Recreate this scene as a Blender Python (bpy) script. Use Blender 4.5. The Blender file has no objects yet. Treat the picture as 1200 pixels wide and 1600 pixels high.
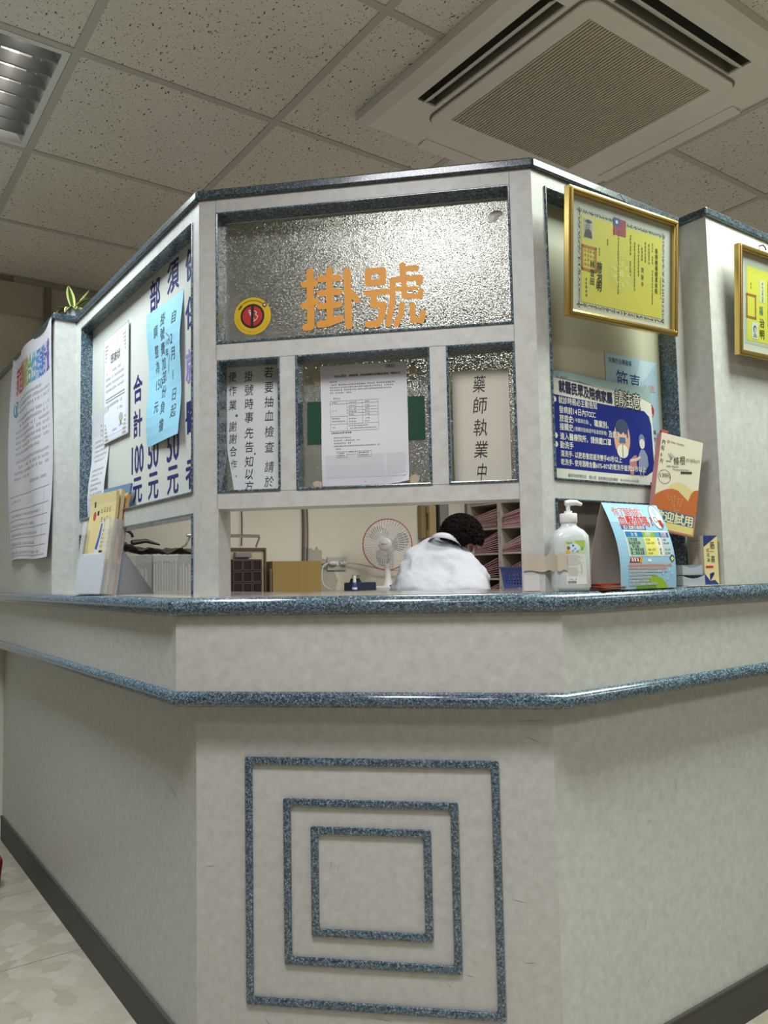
import bpy, bmesh, math, random
from mathutils import Vector, Matrix, Euler
random.seed(7)
SC = bpy.context.scene
COL = SC.collection
S2 = math.sqrt(0.5)

# ------------------------------------------------------------------ camera
cam_data = bpy.data.cameras.new('camera')
cam = bpy.data.objects.new('camera', cam_data)
COL.objects.link(cam)
cam_data.sensor_fit = 'HORIZONTAL'
cam_data.sensor_width = 36.0
cam_data.lens = 36.0 * 1237.86 / 1200.0
cam_data.clip_start = 0.02
yaw, pitch, roll = math.radians(-9.2122), math.radians(4.5072), math.radians(-1.1408)
fw = Vector((math.sin(yaw) * math.cos(pitch), math.cos(yaw) * math.cos(pitch), math.sin(pitch)))
rt = Vector((math.cos(yaw), -math.sin(yaw), 0))
up = rt.cross(fw)
r2 = math.cos(roll) * rt + math.sin(roll) * up
u2 = -math.sin(roll) * rt + math.cos(roll) * up
cm = Matrix((( r2.x, u2.x, -fw.x, 0), (r2.y, u2.y, -fw.y, -1.75), (r2.z, u2.z, -fw.z, 1.148), (0, 0, 0, 1)))
cam.matrix_world = cm
SC.camera = cam

# ------------------------------------------------------------------ view and world
SC.view_settings.view_transform = 'Standard'
SC.view_settings.look = 'None'
SC.view_settings.gamma = 1.0
SC.view_settings.use_curve_mapping = False
SC.view_settings.exposure = 0.98
world = bpy.data.worlds.new('world')
SC.world = world
world.use_nodes = True
world.node_tree.nodes['Background'].inputs['Color'].default_value = (0.85, 0.9, 1.0, 1)
world.node_tree.nodes['Background'].inputs['Strength'].default_value = 0.05

CEIL = 2.59
T = 0.605
L0, R0 = 0.908, -0.087          # a crossing of the ceiling grid, in room coordinates

def room(R, L, z=0.0):
    """room coordinates: R runs along the right counter face, L along the left one (away from the photographer)"""
    return Vector(((R - L) * S2, (R + L) * S2, z))

# lamps: (R, L, watts, colour)
LAMPS = [(-0.995, -0.605, 15, (0.97, 0.965, 1.0)),
         (-0.995, 1.2105, 14, (0.84, 0.95, 1.0)),
         (0.8205, -0.605, 16, (0.88, 1.0, 0.90)),
         (0.8205, 1.2105, 8, (1.0, 0.98, 0.95)),
         (2.0305, 1.2105, 10, (1.0, 0.98, 0.93)),
         (-0.995, -2.4205, 10, (0.98, 0.98, 1.0)),
         (0.8205, -2.4205, 10, (0.95, 1.0, 0.96))]
LAMP_SPREAD = math.radians(150)
for i, (lr, ll, w, c) in enumerate(LAMPS):
    ld = bpy.data.lights.new('troffer_light', 'AREA')
    ld.shape = 'RECTANGLE'
    ld.size = 0.54
    ld.size_y = 0.54
    ld.energy = w
    ld.color = c
    ld.spread = LAMP_SPREAD
    lo = bpy.data.objects.new('troffer_light', ld)
    lo.location = room(lr, ll, CEIL - 0.004)
    lo.rotation_euler = (0, 0, math.radians(45))
    COL.objects.link(lo)

# ------------------------------------------------------------------ materials
def lin(h):
    h = h.lstrip('#')
    v = [int(h[i:i + 2], 16) / 255.0 for i in (0, 2, 4)]
    return tuple((c / 12.92 if c <= 0.04045 else ((c + 0.055) / 1.055) ** 2.4) for c in v) + (1.0,)

MATS = {}
def new_mat(name):
    m = bpy.data.materials.new(name)
    m.use_nodes = True
    return m, m.node_tree, m.node_tree.nodes['Principled BSDF']

def flat(hexc, rough=0.6, metal=0.0, coat=0.0, emit=0.0, alpha=1.0, trans=0.0, spec=0.5, vary=0.0):
    key = (hexc, rough, metal, coat, emit, alpha, trans, spec, vary)
    if key in MATS:
        return MATS[key]
    m, nt, b = new_mat('paint_' + hexc.strip('#'))
    b.inputs['Base Color'].default_value = lin(hexc)
    b.inputs['Roughness'].default_value = rough
    b.inputs['Metallic'].default_value = metal
    b.inputs['Specular IOR Level'].default_value = spec
    if coat:
        b.inputs['Coat Weight'].default_value = coat
        b.inputs['Coat Roughness'].default_value = 0.08
    if emit:
        b.inputs['Emission Color'].default_value = lin(hexc)
        b.inputs['Emission Strength'].default_value = emit
    if alpha < 1:
        b.inputs['Alpha'].default_value = alpha
    if trans:
        b.inputs['Transmission Weight'].default_value = trans
        b.inputs['IOR'].default_value = 1.45
    if vary:
        tc = nt.nodes.new('ShaderNodeTexCoord')
        n = nt.nodes.new('ShaderNodeTexNoise')
        n.inputs['Scale'].default_value = 6
        n.inputs['Detail'].default_value = 5
        nt.links.new(tc.outputs['Object'], n.inputs['Vector'])
        mx = nt.nodes.new('ShaderNodeMixRGB')
        c = lin(hexc)
        mx.inputs[1].default_value = tuple(x * (1 - vary) for x in c[:3]) + (1,)
        mx.inputs[2].default_value = tuple(min(1, x * (1 + vary)) for x in c[:3]) + (1,)
        nt.links.new(n.outputs['Fac'], mx.inputs[0])
        nt.links.new(mx.outputs[0], b.inputs['Base Color'])
    MATS[key] = m
    return m

def ramp(nt, stops):
    r = nt.nodes.new('ShaderNodeValToRGB')
    el = r.color_ramp.elements
    while len(el) < len(stops):
        el.new(0.5)
    for e, (p, c) in zip(el, stops):
        e.position = p
        e.color = c
    return r

def mat_laminate():
    m, nt, b = new_mat('mottled_laminate')
    tc = nt.nodes.new('ShaderNodeTexCoord')
    n = nt.nodes.new('ShaderNodeTexNoise'); n.inputs['Scale'].default_value = 48; n.inputs['Detail'].default_value = 9; n.inputs['Roughness'].default_value = 0.66
    n2 = nt.nodes.new('ShaderNodeTexNoise'); n2.inputs['Scale'].default_value = 2.2; n2.inputs['Detail'].default_value = 3
    nt.links.new(tc.outputs['Object'], n.inputs['Vector']); nt.links.new(tc.outputs['Object'], n2.inputs['Vector'])
    r = ramp(nt, [(0.34, lin('#b2b2ad')), (0.47, lin('#babab5')), (0.60, lin('#c0c0bc')), (0.74, lin('#c8c8c5'))])
    nt.links.new(n.outputs['Fac'], r.inputs[0])
    r2_ = ramp(nt, [(0.3, (0.98, 0.98, 0.975, 1)), (0.7, (1, 1, 1, 1))])
    nt.links.new(n2.outputs['Fac'], r2_.inputs[0])
    mx = nt.nodes.new('ShaderNodeMixRGB'); mx.blend_type = 'MULTIPLY'; mx.inputs[0].default_value = 1
    nt.links.new(r.outputs[0], mx.inputs[1]); nt.links.new(r2_.outputs[0], mx.inputs[2])
    nt.links.new(mx.outputs[0], b.inputs['Base Color'])
    b.inputs['Roughness'].default_value = 0.42
    return m

def mat_granite(name='blue_granite', light=1.0, rough=0.22):
    m, nt, b = new_mat(name)
    tc = nt.nodes.new('ShaderNodeTexCoord')
    v = nt.nodes.new('ShaderNodeTexVoronoi'); v.inputs['Scale'].default_value = 340
    n = nt.nodes.new('ShaderNodeTexNoise'); n.inputs['Scale'].default_value = 170; n.inputs['Detail'].default_value = 6; n.inputs['Roughness'].default_value = 0.7
    nt.links.new(tc.outputs['Object'], n.inputs['Vector'])
    nt.links.new(tc.outputs['Object'], v.inputs['Vector'])
    bw = nt.nodes.new('ShaderNodeRGBToBW')
    nt.links.new(v.outputs['Color'], bw.inputs[0])
    mx = nt.nodes.new('ShaderNodeMixRGB'); mx.inputs[0].default_value = 0.5
    nt.links.new(bw.outputs[0], mx.inputs[1]); nt.links.new(n.outputs['Fac'], mx.inputs[2])
    def k(h):
        c = lin(h); return tuple(x * light for x in c[:3]) + (1,)
    r = ramp(nt, [(0.30, k('#1f2c36')), (0.42, k('#354652')), (0.52, k('#495c6a')), (0.61, k('#617581')), (0.74, k('#8d9ca3'))])
    nt.links.new(mx.outputs[0], r.inputs[0])
    nt.links.new(r.outputs[0], b.inputs['Base Color'])
    b.inputs['Roughness'].default_value = rough
    b.inputs['Coat Weight'].default_value = 0.5
    b.inputs['Coat Roughness'].default_value = 0.1
    return m

def mat_ceiling_tile():
    m, nt, b = new_mat('fissured_ceiling_tile')
    tc = nt.nodes.new('ShaderNodeTexCoord')
    # elongated pits: anisotropic voronoi, thresholded, with random cell rejection
    outs = []
    for sc, st, th, rej in ((66, 0.45, 0.15, 0.30), (100, 0.6, 0.16, 0.25), (170, 1.0, 0.20, 0.30)):
        nz = nt.nodes.new('ShaderNodeTexNoise'); nz.inputs['Scale'].default_value = 30
        nt.links.new(tc.outputs['Object'], nz.inputs['Vector'])
        ad = nt.nodes.new('ShaderNodeVectorMath'); ad.operation = 'MULTIPLY_ADD'
        ad.inputs[1].default_value = (0.02, 0.02, 0)
        nt.links.new(nz.outputs['Color'], ad.inputs[0]); nt.links.new(tc.outputs['Object'], ad.inputs[2])
        mp = nt.nodes.new('ShaderNodeMapping'); mp.inputs['Scale'].default_value = (1.0, st, 1.0)
        mp.inputs['Rotation'].default_value = (0, 0, sc * 0.1)
        nt.links.new(ad.outputs[0], mp.inputs['Vector'])
        v = nt.nodes.new('ShaderNodeTexVoronoi'); v.inputs['Scale'].default_value = sc
        nt.links.new(mp.outputs[0], v.inputs['Vector'])
        lt = nt.nodes.new('ShaderNodeMath'); lt.operation = 'LESS_THAN'; lt.inputs[1].default_value = th
        nt.links.new(v.outputs['Distance'], lt.inputs[0])
        bw = nt.nodes.new('ShaderNodeRGBToBW'); nt.links.new(v.outputs['Color'], bw.inputs[0])
        gt = nt.nodes.new('ShaderNodeMath'); gt.operation = 'GREATER_THAN'; gt.inputs[1].default_value = rej
        nt.links.new(bw.outputs[0], gt.inputs[0])
        ml = nt.nodes.new('ShaderNodeMath'); ml.operation = 'MULTIPLY'
        nt.links.new(lt.outputs[0], ml.inputs[0]); nt.links.new(gt.outputs[0], ml.inputs[1])
        outs.append(ml)
    a = nt.nodes.new('ShaderNodeMath'); a.operation = 'MAXIMUM'
    nt.links.new(outs[0].outputs[0], a.inputs[0]); nt.links.new(outs[1].outputs[0], a.inputs[1])
    a2 = nt.nodes.new('ShaderNodeMath'); a2.operation = 'MAXIMUM'
    nt.links.new(a.outputs[0], a2.inputs[0]); nt.links.new(outs[2].outputs[0], a2.inputs[1])
    n2 = nt.nodes.new('ShaderNodeTexNoise'); n2.inputs['Scale'].default_value = 1.3
    nt.links.new(tc.outputs['Object'], n2.inputs['Vector'])
    r = ramp(nt, [(0.3, lin('#d6d1c7')), (0.7, lin('#dfdbd2'))])
    nt.links.new(n2.outputs['Fac'], r.inputs[0])
    mx = nt.nodes.new('ShaderNodeMixRGB'); mx.inputs[2].default_value = lin('#6d675c')
    nt.links.new(a2.outputs[0], mx.inputs[0]); nt.links.new(r.outputs[0], mx.inputs[1])
    nt.links.new(mx.outputs[0], b.inputs['Base Color'])
    bp = nt.nodes.new('ShaderNodeBump'); bp.invert = True; bp.inputs['Strength'].default_value = 0.5; bp.inputs['Distance'].default_value = 0.002
    nt.links.new(a2.outputs[0], bp.inputs['Height']); nt.links.new(bp.outputs[0], b.inputs['Normal'])
    b.inputs['Roughness'].default_value = 0.9
    b.inputs['Specular IOR Level'].default_value = 0.2
    return m

def mat_floor():
    m, nt, b = new_mat('marble_floor_tile')
    tc = nt.nodes.new('ShaderNodeTexCoord')
    nz = nt.nodes.new('ShaderNodeTexNoise'); nz.inputs['Scale'].default_value = 9; nz.inputs['Detail'].default_value = 4
    nt.links.new(tc.outputs['Object'], nz.inputs['Vector'])
    ad = nt.nodes.new('ShaderNodeVectorMath'); ad.operation = 'MULTIPLY_ADD'; ad.inputs[1].default_value = (0.07, 0.07, 0.07)
    nt.links.new(nz.outputs['Color'], ad.inputs[0]); nt.links.new(tc.outputs['Object'], ad.inputs[2])
    v = nt.nodes.new('ShaderNodeTexVoronoi'); v.inputs['Scale'].default_value = 17
    nt.links.new(ad.outputs[0], v.inputs['Vector'])
    bw = nt.nodes.new('ShaderNodeRGBToBW'); nt.links.new(v.outputs['Color'], bw.inputs[0])
    n = nt.nodes.new('ShaderNodeTexNoise'); n.inputs['Scale'].default_value = 30; n.inputs['Detail'].default_value = 8; n.inputs['Roughness'].default_value = 0.7
    nt.links.new(tc.outputs['Object'], n.inputs['Vector'])
    mx = nt.nodes.new('ShaderNodeMixRGB'); mx.inputs[0].default_value = 0.45
    nt.links.new(bw.outputs[0], mx.inputs[1]); nt.links.new(n.outputs['Fac'], mx.inputs[2])
    r = ramp(nt, [(0.17, lin('#7f7767')), (0.25, lin('#9c9383')), (0.42, lin('#a59c8c')), (0.60, lin('#aea697')), (0.80, lin('#b8b1a2'))])
    nt.links.new(mx.outputs[0], r.inputs[0])
    # joints every 0.6 m
    sep = nt.nodes.new('ShaderNodeSeparateXYZ'); nt.links.new(tc.outputs['Object'], sep.inputs[0])
    js = []
    for ax, ph in (('X', 0.25), ('Y', 1.419)):
        s = nt.nodes.new('ShaderNodeMath'); s.operation = 'SUBTRACT'; s.inputs[1].default_value = ph - 12.0
        nt.links.new(sep.outputs[ax], s.inputs[0])
        md = nt.nodes.new('ShaderNodeMath'); md.operation = 'MODULO'; md.inputs[1].default_value = 0.6
        nt.links.new(s.outputs[0], md.inputs[0])
        lt = nt.nodes.new('ShaderNodeMath'); lt.operation = 'LESS_THAN'; lt.inputs[1].default_value = 0.0035
        nt.links.new(md.outputs[0], lt.inputs[0])
        js.append(lt)
    mm = nt.nodes.new('ShaderNodeMath'); mm.operation = 'MAXIMUM'
    nt.links.new(js[0].outputs[0], mm.inputs[0]); nt.links.new(js[1].outputs[0], mm.inputs[1])
    m2 = nt.nodes.new('ShaderNodeMixRGB'); m2.inputs[2].default_value = lin('#6e675b')
    nt.links.new(mm.outputs[0], m2.inputs[0]); nt.links.new(r.outputs[0], m2.inputs[1])
    nt.links.new(m2.outputs[0], b.inputs['Base Color'])
    b.inputs['Roughness'].default_value = 0.3
    return m

def mat_obscure_glass():
    m, nt, b = new_mat('obscure_glass')
    tc = nt.nodes.new('ShaderNodeTexCoord')
    n = nt.nodes.new('ShaderNodeTexNoise'); n.inputs['Scale'].default_value = 430; n.inputs['Detail'].default_value = 0.0
    nt.links.new(tc.outputs['Object'], n.inputs['Vector'])
    bp = nt.nodes.new('ShaderNodeBump'); bp.inputs['Strength'].default_value = 0.62; bp.inputs['Distance'].default_value = 0.0022
    nt.links.new(n.outputs['Fac'], bp.inputs['Height']); nt.links.new(bp.outputs[0], b.inputs['Normal'])
    b.inputs['Base Color'].default_value = lin('#b4b9b2')
    b.inputs['Transmission Weight'].default_value = 0.86
    b.inputs['Roughness'].default_value = 0.04
    b.inputs['IOR'].default_value = 1.5
    return m

def mat_wall(name, c1, c2, rough=0.75):
    m, nt, b = new_mat(name)
    tc = nt.nodes.new('ShaderNodeTexCoord')
    n = nt.nodes.new('ShaderNodeTexNoise'); n.inputs['Scale'].default_value = 1.8; n.inputs['Detail'].default_value = 6
    nt.links.new(tc.outputs['Object'], n.inputs['Vector'])
    r = ramp(nt, [(0.35, lin(c1)), (0.65, lin(c2))])
    nt.links.new(n.outputs['Fac'], r.inputs[0]); nt.links.new(r.outputs[0], b.inputs['Base Color'])
    b.inputs['Roughness'].default_value = rough
    return m

def mat_corrugated():
    m, nt, b = new_mat('brown_cardboard')
    b.inputs['Base Color'].default_value = lin('#8f7748')
    b.inputs['Roughness'].default_value = 0.85
    tc = nt.nodes.new('ShaderNodeTexCoord')
    w = nt.nodes.new('ShaderNodeTexWave'); w.bands_direction = 'Z'; w.inputs['Scale'].default_value = 45; w.inputs['Distortion'].default_value = 0.4
    nt.links.new(tc.outputs['Object'], w.inputs['Vector'])
    r = ramp(nt, [(0.0, lin('#87703f')), (1.0, lin('#957d4b'))])
    nt.links.new(w.outputs['Fac'], r.inputs[0]); nt.links.new(r.outputs[0], b.inputs['Base Color'])
    return m

M_LAM = mat_laminate()
M_GRAN = mat_granite()
M_CAPG = mat_granite('dark_cap_granite', 0.55, 0.3)
M_TILE = mat_ceiling_tile()
M_FLOOR = mat_floor()
M_GLASS = mat_obscure_glass()
M_WALL = mat_wall('cream_wall', '#cbc6b6', '#d6d1c3')
M_WALLOUT = mat_wall('taupe_wall', '#8f8475', '#9a8f80')
M_CARD = mat_corrugated()
M_TBAR = flat('#b9b4aa', 0.5)
M_WHITE = flat('#d9d9d6', 0.5)
M_ACW = flat('#e4e0d9', 0.45, vary=0.05)
M_GOLD = flat('#d2b56c', 0.24, metal=0.9)
M_CHROME = flat('#c8c8cc', 0.12, metal=1.0)
M_BLACK = flat('#151515', 0.5)
M_CLEAR = flat('#eef2f4', 0.06, trans=1.0, spec=0.5)
def mat_pane():
    m, nt, b = new_mat('picture_pane')
    lw = nt.nodes.new('ShaderNodeLayerWeight')
    pw = nt.nodes.new('ShaderNodeMath'); pw.operation = 'POWER'; pw.inputs[1].default_value = 4.0
    nt.links.new(lw.outputs['Facing'], pw.inputs[0])
    fr = nt.nodes.new('ShaderNodeMath'); fr.operation = 'MULTIPLY_ADD'; fr.inputs[1].default_value = 0.5; fr.inputs[2].default_value = 0.03
    nt.links.new(pw.outputs[0], fr.inputs[0])
    tr_ = nt.nodes.new('ShaderNodeBsdfTransparent'); tr_.inputs['Color'].default_value = (.96, .97, .96, 1)
    gl = nt.nodes.new('ShaderNodeBsdfGlossy'); gl.inputs['Roughness'].default_value = 0.02
    mx = nt.nodes.new('ShaderNodeMixShader')
    nt.links.new(fr.outputs[0], mx.inputs[0]); nt.links.new(tr_.outputs[0], mx.inputs[1]); nt.links.new(gl.outputs[0], mx.inputs[2])
    nt.links.new(mx.outputs[0], nt.nodes['Material Output'].inputs['Surface'])
    return m
M_PANE = mat_pane()
M_ACRYL = flat('#dfe3e8', 0.12, alpha=0.28)

# ------------------------------------------------------------------ geometry helpers
class MB:
    """collects faces with material slots and links them as one mesh object"""
    def __init__(self):
        self.v, self.f, self.m, self.mats = [], [], [], []
    def mi(self, mat):
        if mat not in self.mats:
            self.mats.append(mat)
        return self.mats.index(mat)
    def add(self, verts, faces, mat):
        o = len(self.v)
        self.v += [tuple(p) for p in verts]
        i = self.mi(mat)
        for f in faces:
            self.f.append(tuple(a + o for a in f)); self.m.append(i)
    def box(self, x0, x1, y0, y1, z0, z1, mat, mtx=None):
        x0, x1 = min(x0, x1), max(x0, x1); y0, y1 = min(y0, y1), max(y0, y1); z0, z1 = min(z0, z1), max(z0, z1)
        vs = [(x0, y0, z0), (x1, y0, z0), (x1, y1, z0), (x0, y1, z0), (x0, y0, z1), (x1, y0, z1), (x1, y1, z1), (x0, y1, z1)]
        if mtx is not None:
            vs = [tuple(mtx @ Vector(p)) for p in vs]
        self.add(vs, [(0, 3, 2, 1), (4, 5, 6, 7), (0, 1, 5, 4), (1, 2, 6, 5), (2, 3, 7, 6), (3, 0, 4, 7)], mat)
    def prism(self, pts, z0, z1, mat, mtx=None):
        n = len(pts)
        vs = [(p[0], p[1], z0) for p in pts] + [(p[0], p[1], z1) for p in pts]
        if mtx is not None:
            vs = [tuple(mtx @ Vector(p)) for p in vs]
        fs = [tuple(reversed(range(n))), tuple(range(n, 2 * n))] + [(i, (i + 1) % n, (i + 1) % n + n, i + n) for i in range(n)]
        self.add(vs, fs, mat)
    def tube(self, pts, rad, mat, seg=10, caps=True, scale=None):
        pts = [Vector(p) for p in pts]
        n = len(pts)
        rads = rad if isinstance(rad, (list, tuple)) else [rad] * n
        t0 = (pts[1] - pts[0]).normalized()
        ref = Vector((0, 0, 1)) if abs(t0.z) < 0.9 else Vector((1, 0, 0))
        nx = t0.cross(ref).normalized()
        vs, fs = [], []
        for i, p in enumerate(pts):
            t = (pts[min(i + 1, n - 1)] - pts[max(i - 1, 0)])
            t = t.normalized() if t.length > 1e-9 else t0
            nx = (nx - t * nx.dot(t)); nx = nx.normalized() if nx.length > 1e-6 else t.orthogonal().normalized()
            ny = t.cross(nx)
            for k in range(seg):
                a = 2 * math.pi * k / seg
                q = p + (nx * math.cos(a) + ny * math.sin(a)) * rads[i]
                vs.append(tuple(q))
        for i in range(n - 1):
            for k in range(seg):
                a, b_ = i * seg + k, i * seg + (k + 1) % seg
                fs.append((a, b_, b_ + seg, a + seg))
        if caps:
            fs.append(tuple(reversed(range(seg)))); fs.append(tuple(range((n - 1) * seg, n * seg)))
        self.add(vs, fs, mat)
    def lathe(self, prof, mat, seg=32, c=(0, 0, 0), mtx=None, sx=1.0, sy=1.0):
        vs, fs = [], []
        n = len(prof)
        for k in range(seg):
            a = 2 * math.pi * k / seg
            for (r_, z) in prof:
                p = Vector((c[0] + r_ * math.cos(a) * sx, c[1] + r_ * math.sin(a) * sy, c[2] + z))
                if mtx is not None:
                    p = mtx @ p
                vs.append(tuple(p))
        for k in range(seg):
            k2 = (k + 1) % seg
            for i in range(n - 1):
                fs.append((k * n + i, k2 * n + i, k2 * n + i + 1, k * n + i + 1))
        self.add(vs, fs, mat)
    def build(self, name, parent=None, smooth=False, bevel=0.0, mods=None, autosm=None, merge=False):
        me = bpy.data.meshes.new(name)
        me.from_pydata(self.v, [], self.f)
        for m in self.mats:
            me.materials.append(m)
        me.polygons.foreach_set('material_index', self.m)
        bm = bmesh.new(); bm.from_mesh(me)
        if merge:
            bmesh.ops.remove_doubles(bm, verts=bm.verts, dist=1e-6)
        if not getattr(self, 'keep', False):
            bmesh.ops.recalc_face_normals(bm, faces=bm.faces)
        bm.to_mesh(me); bm.free()
        if smooth:
            me.polygons.foreach_set('use_smooth', [True] * len(me.polygons))
            try:
                me.set_sharp_from_angle(angle=math.radians(autosm or 40))
            except Exception:
                pass
        me.update()
        o = bpy.data.objects.new(name, me)
        COL.objects.link(o)
        if parent is not None:
            o.parent = parent
        if bevel:
            b = o.modifiers.new('bevel', 'BEVEL'); b.width = bevel; b.segments = 2; b.limit_method = 'ANGLE'; b.angle_limit = math.radians(40)
        return o

def lattice(xs_rect, holes, mapf, d0, d1):
    """plate x0,x1,y0,y1 with rectangular holes; mapf(x, y, d) -> local point"""
    x0, x1, y0, y1 = xs_rect
    xs = sorted(set([x0, x1] + [h for H in holes for h in H[:2]]))
    ys = sorted(set([y0, y1] + [h for H in holes for h in H[2:]]))
    vid, vs, fs = {}, [], []
    def V(i, j, d):
        k = (i, j, d)
        if k not in vid:
            vid[k] = len(vs); vs.append(mapf(xs[i], ys[j], d))
        return vid[k]
    def solid(i, j):
        if i < 0 or j < 0 or i >= len(xs) - 1 or j >= len(ys) - 1:
            return False
        cx, cy = (xs[i] + xs[i + 1]) / 2, (ys[j] + ys[j + 1]) / 2
        return not any(h[0] < cx < h[1] and h[2] < cy < h[3] for h in holes)
    for i in range(len(xs) - 1):
        for j in range(len(ys) - 1):
            if not solid(i, j):
                continue
            fs.append((V(i, j, d0), V(i + 1, j, d0), V(i + 1, j + 1, d0), V(i, j + 1, d0)))
            fs.append((V(i, j, d1), V(i, j + 1, d1), V(i + 1, j + 1, d1), V(i + 1, j, d1)))
            if not solid(i - 1, j): fs.append((V(i, j, d0), V(i, j + 1, d0), V(i, j + 1, d1), V(i, j, d1)))
            if not solid(i + 1, j): fs.append((V(i + 1, j, d0), V(i + 1, j, d1), V(i + 1, j + 1, d1), V(i + 1, j + 1, d0)))
            if not solid(i, j - 1): fs.append((V(i, j, d0), V(i, j, d1), V(i + 1, j, d1), V(i + 1, j, d0)))
            if not solid(i, j + 1): fs.append((V(i, j + 1, d0), V(i + 1, j + 1, d0), V(i + 1, j + 1, d1), V(i, j + 1, d1)))
    return vs, fs

def tag(o, label=None, cat=None, group=None, kind=None):
    if label: o['label'] = label
    if cat: o['category'] = cat
    if group: o['group'] = group
    if kind: o['kind'] = kind
    return o

def empty(name, loc=(0, 0, 0), rz=0.0, label=None, cat=None, group=None, kind=None):
    o = bpy.data.objects.new(name, None)
    o.empty_display_size = 0.05
    o.location = loc
    o.rotation_euler = (0, 0, rz)
    COL.objects.link(o)
    return tag(o, label, cat, group, kind)

def copy_tree(o, parent=None):
    c = o.copy(); COL.objects.link(c); c.parent = parent
    for ch in list(o.children):
        copy_tree(ch, c)
    return c

# faces of the booth: local x = along the face to the right, local y = into the booth, local z = up
CLp = Vector((-0.7285, 0, 0))
CRp = Vector((0.0703, 0, 0))
FW = CRp.x - CLp.x
FACE = {'F': (CLp, 0.0), 'L': (CLp, -math.pi / 4), 'R': (CRp, math.pi / 4)}
TAN = math.tan(math.radians(22.5))

def at(face, u, off, z):
    o, a = FACE[face]
    return o + Matrix.Rotation(a, 3, 'Z') @ Vector((u, -off, z))

def put(obj, face, u, off, z, turn=0.0, lean=0.0, tilt=0.0):
    """turn: about the vertical; lean: top towards the viewer (+); tilt: clockwise in its own plane (+)"""
    m = Matrix.Translation(at(face, u, off, z)) @ Matrix.Rotation(FACE[face][1] + turn, 4, 'Z') @ Matrix.Rotation(lean, 4, 'X') @ Matrix.Rotation(tilt, 4, 'Y')
    obj.matrix_world = m
    obj.location = m.translation
    obj.rotation_euler = m.to_euler()
    return obj

# the plan of the counter as a polyline of corner points (outline at offset 0)
PTS = [CLp + Vector((-S2, S2, 0)) * 2.225, CLp, CRp, CRp + Vector((S2, S2, 0)) * 3.4]
def offset_line(off, pts=PTS):
    out = []
    for i, p in enumerate(pts):
        ns = []
        if i > 0:
            d = (pts[i] - pts[i - 1]).normalized(); ns.append(Vector((d.y, -d.x, 0)))
        if i < len(pts) - 1:
            d = (pts[i + 1] - pts[i]).normalized(); ns.append(Vector((d.y, -d.x, 0)))
        if len(ns) == 1:
            out.append(p + ns[0] * off)
        else:
            b = (ns[0] + ns[1]).normalized()
            out.append(p + b * (off / b.dot(ns[0])))
    return out

def sweep(mb, prof, mat, pts=PTS, closed=True):
    """profile of (offset, z) swept along the counter outline with mitred corners"""
    n = len(prof); vs = []
    lines = [offset_line(o, pts) for o, z in prof]
    for i in range(len(pts)):
        for k, (o, z) in enumerate(prof):
            p = lines[k][i]; vs.append((p.x, p.y, z))
    fs = []
    for i in range(len(pts) - 1):
        for k in range(n if closed else n - 1):
            k2 = (k + 1) % n
            fs.append((i * n + k, i * n + k2, (i + 1) * n + k2, (i + 1) * n + k))
    if closed:
        fs.append(tuple(range(n))); fs.append(tuple(reversed(range((len(pts) - 1) * n, len(pts) * n))))
    mb.add(vs, fs, mat)

# ------------------------------------------------------------------ lettering
GL = {}
def glyph(s, off=0.0, res=2):
    key = (s, round(off, 4), res)
    if key not in GL:
        c = bpy.data.curves.new('t', 'FONT')
        c.body = s; c.size = 1.0; c.offset = off; c.resolution_u = res; c.fill_mode = 'FRONT'
        o = bpy.data.objects.new('t', c); COL.objects.link(o)
        bpy.context.view_layer.update()
        me = o.to_mesh()
        vs = [(v.co.x, v.co.y) for v in me.vertices]
        fs = [tuple(p.vertices) for p in me.polygons]
        o.to_mesh_clear()
        COL.objects.unlink(o); bpy.data.objects.remove(o); bpy.data.curves.remove(c)
        GL[key] = (vs, fs)
    return GL[key]

def strikes(off):
    if off <= 0: return [(0, 0)]
    o = off * 0.9
    return [(-o, 0), (o, 0), (0, o), (0, -o)] if off > .012 else [(-o, 0), (o, 0)]

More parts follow.
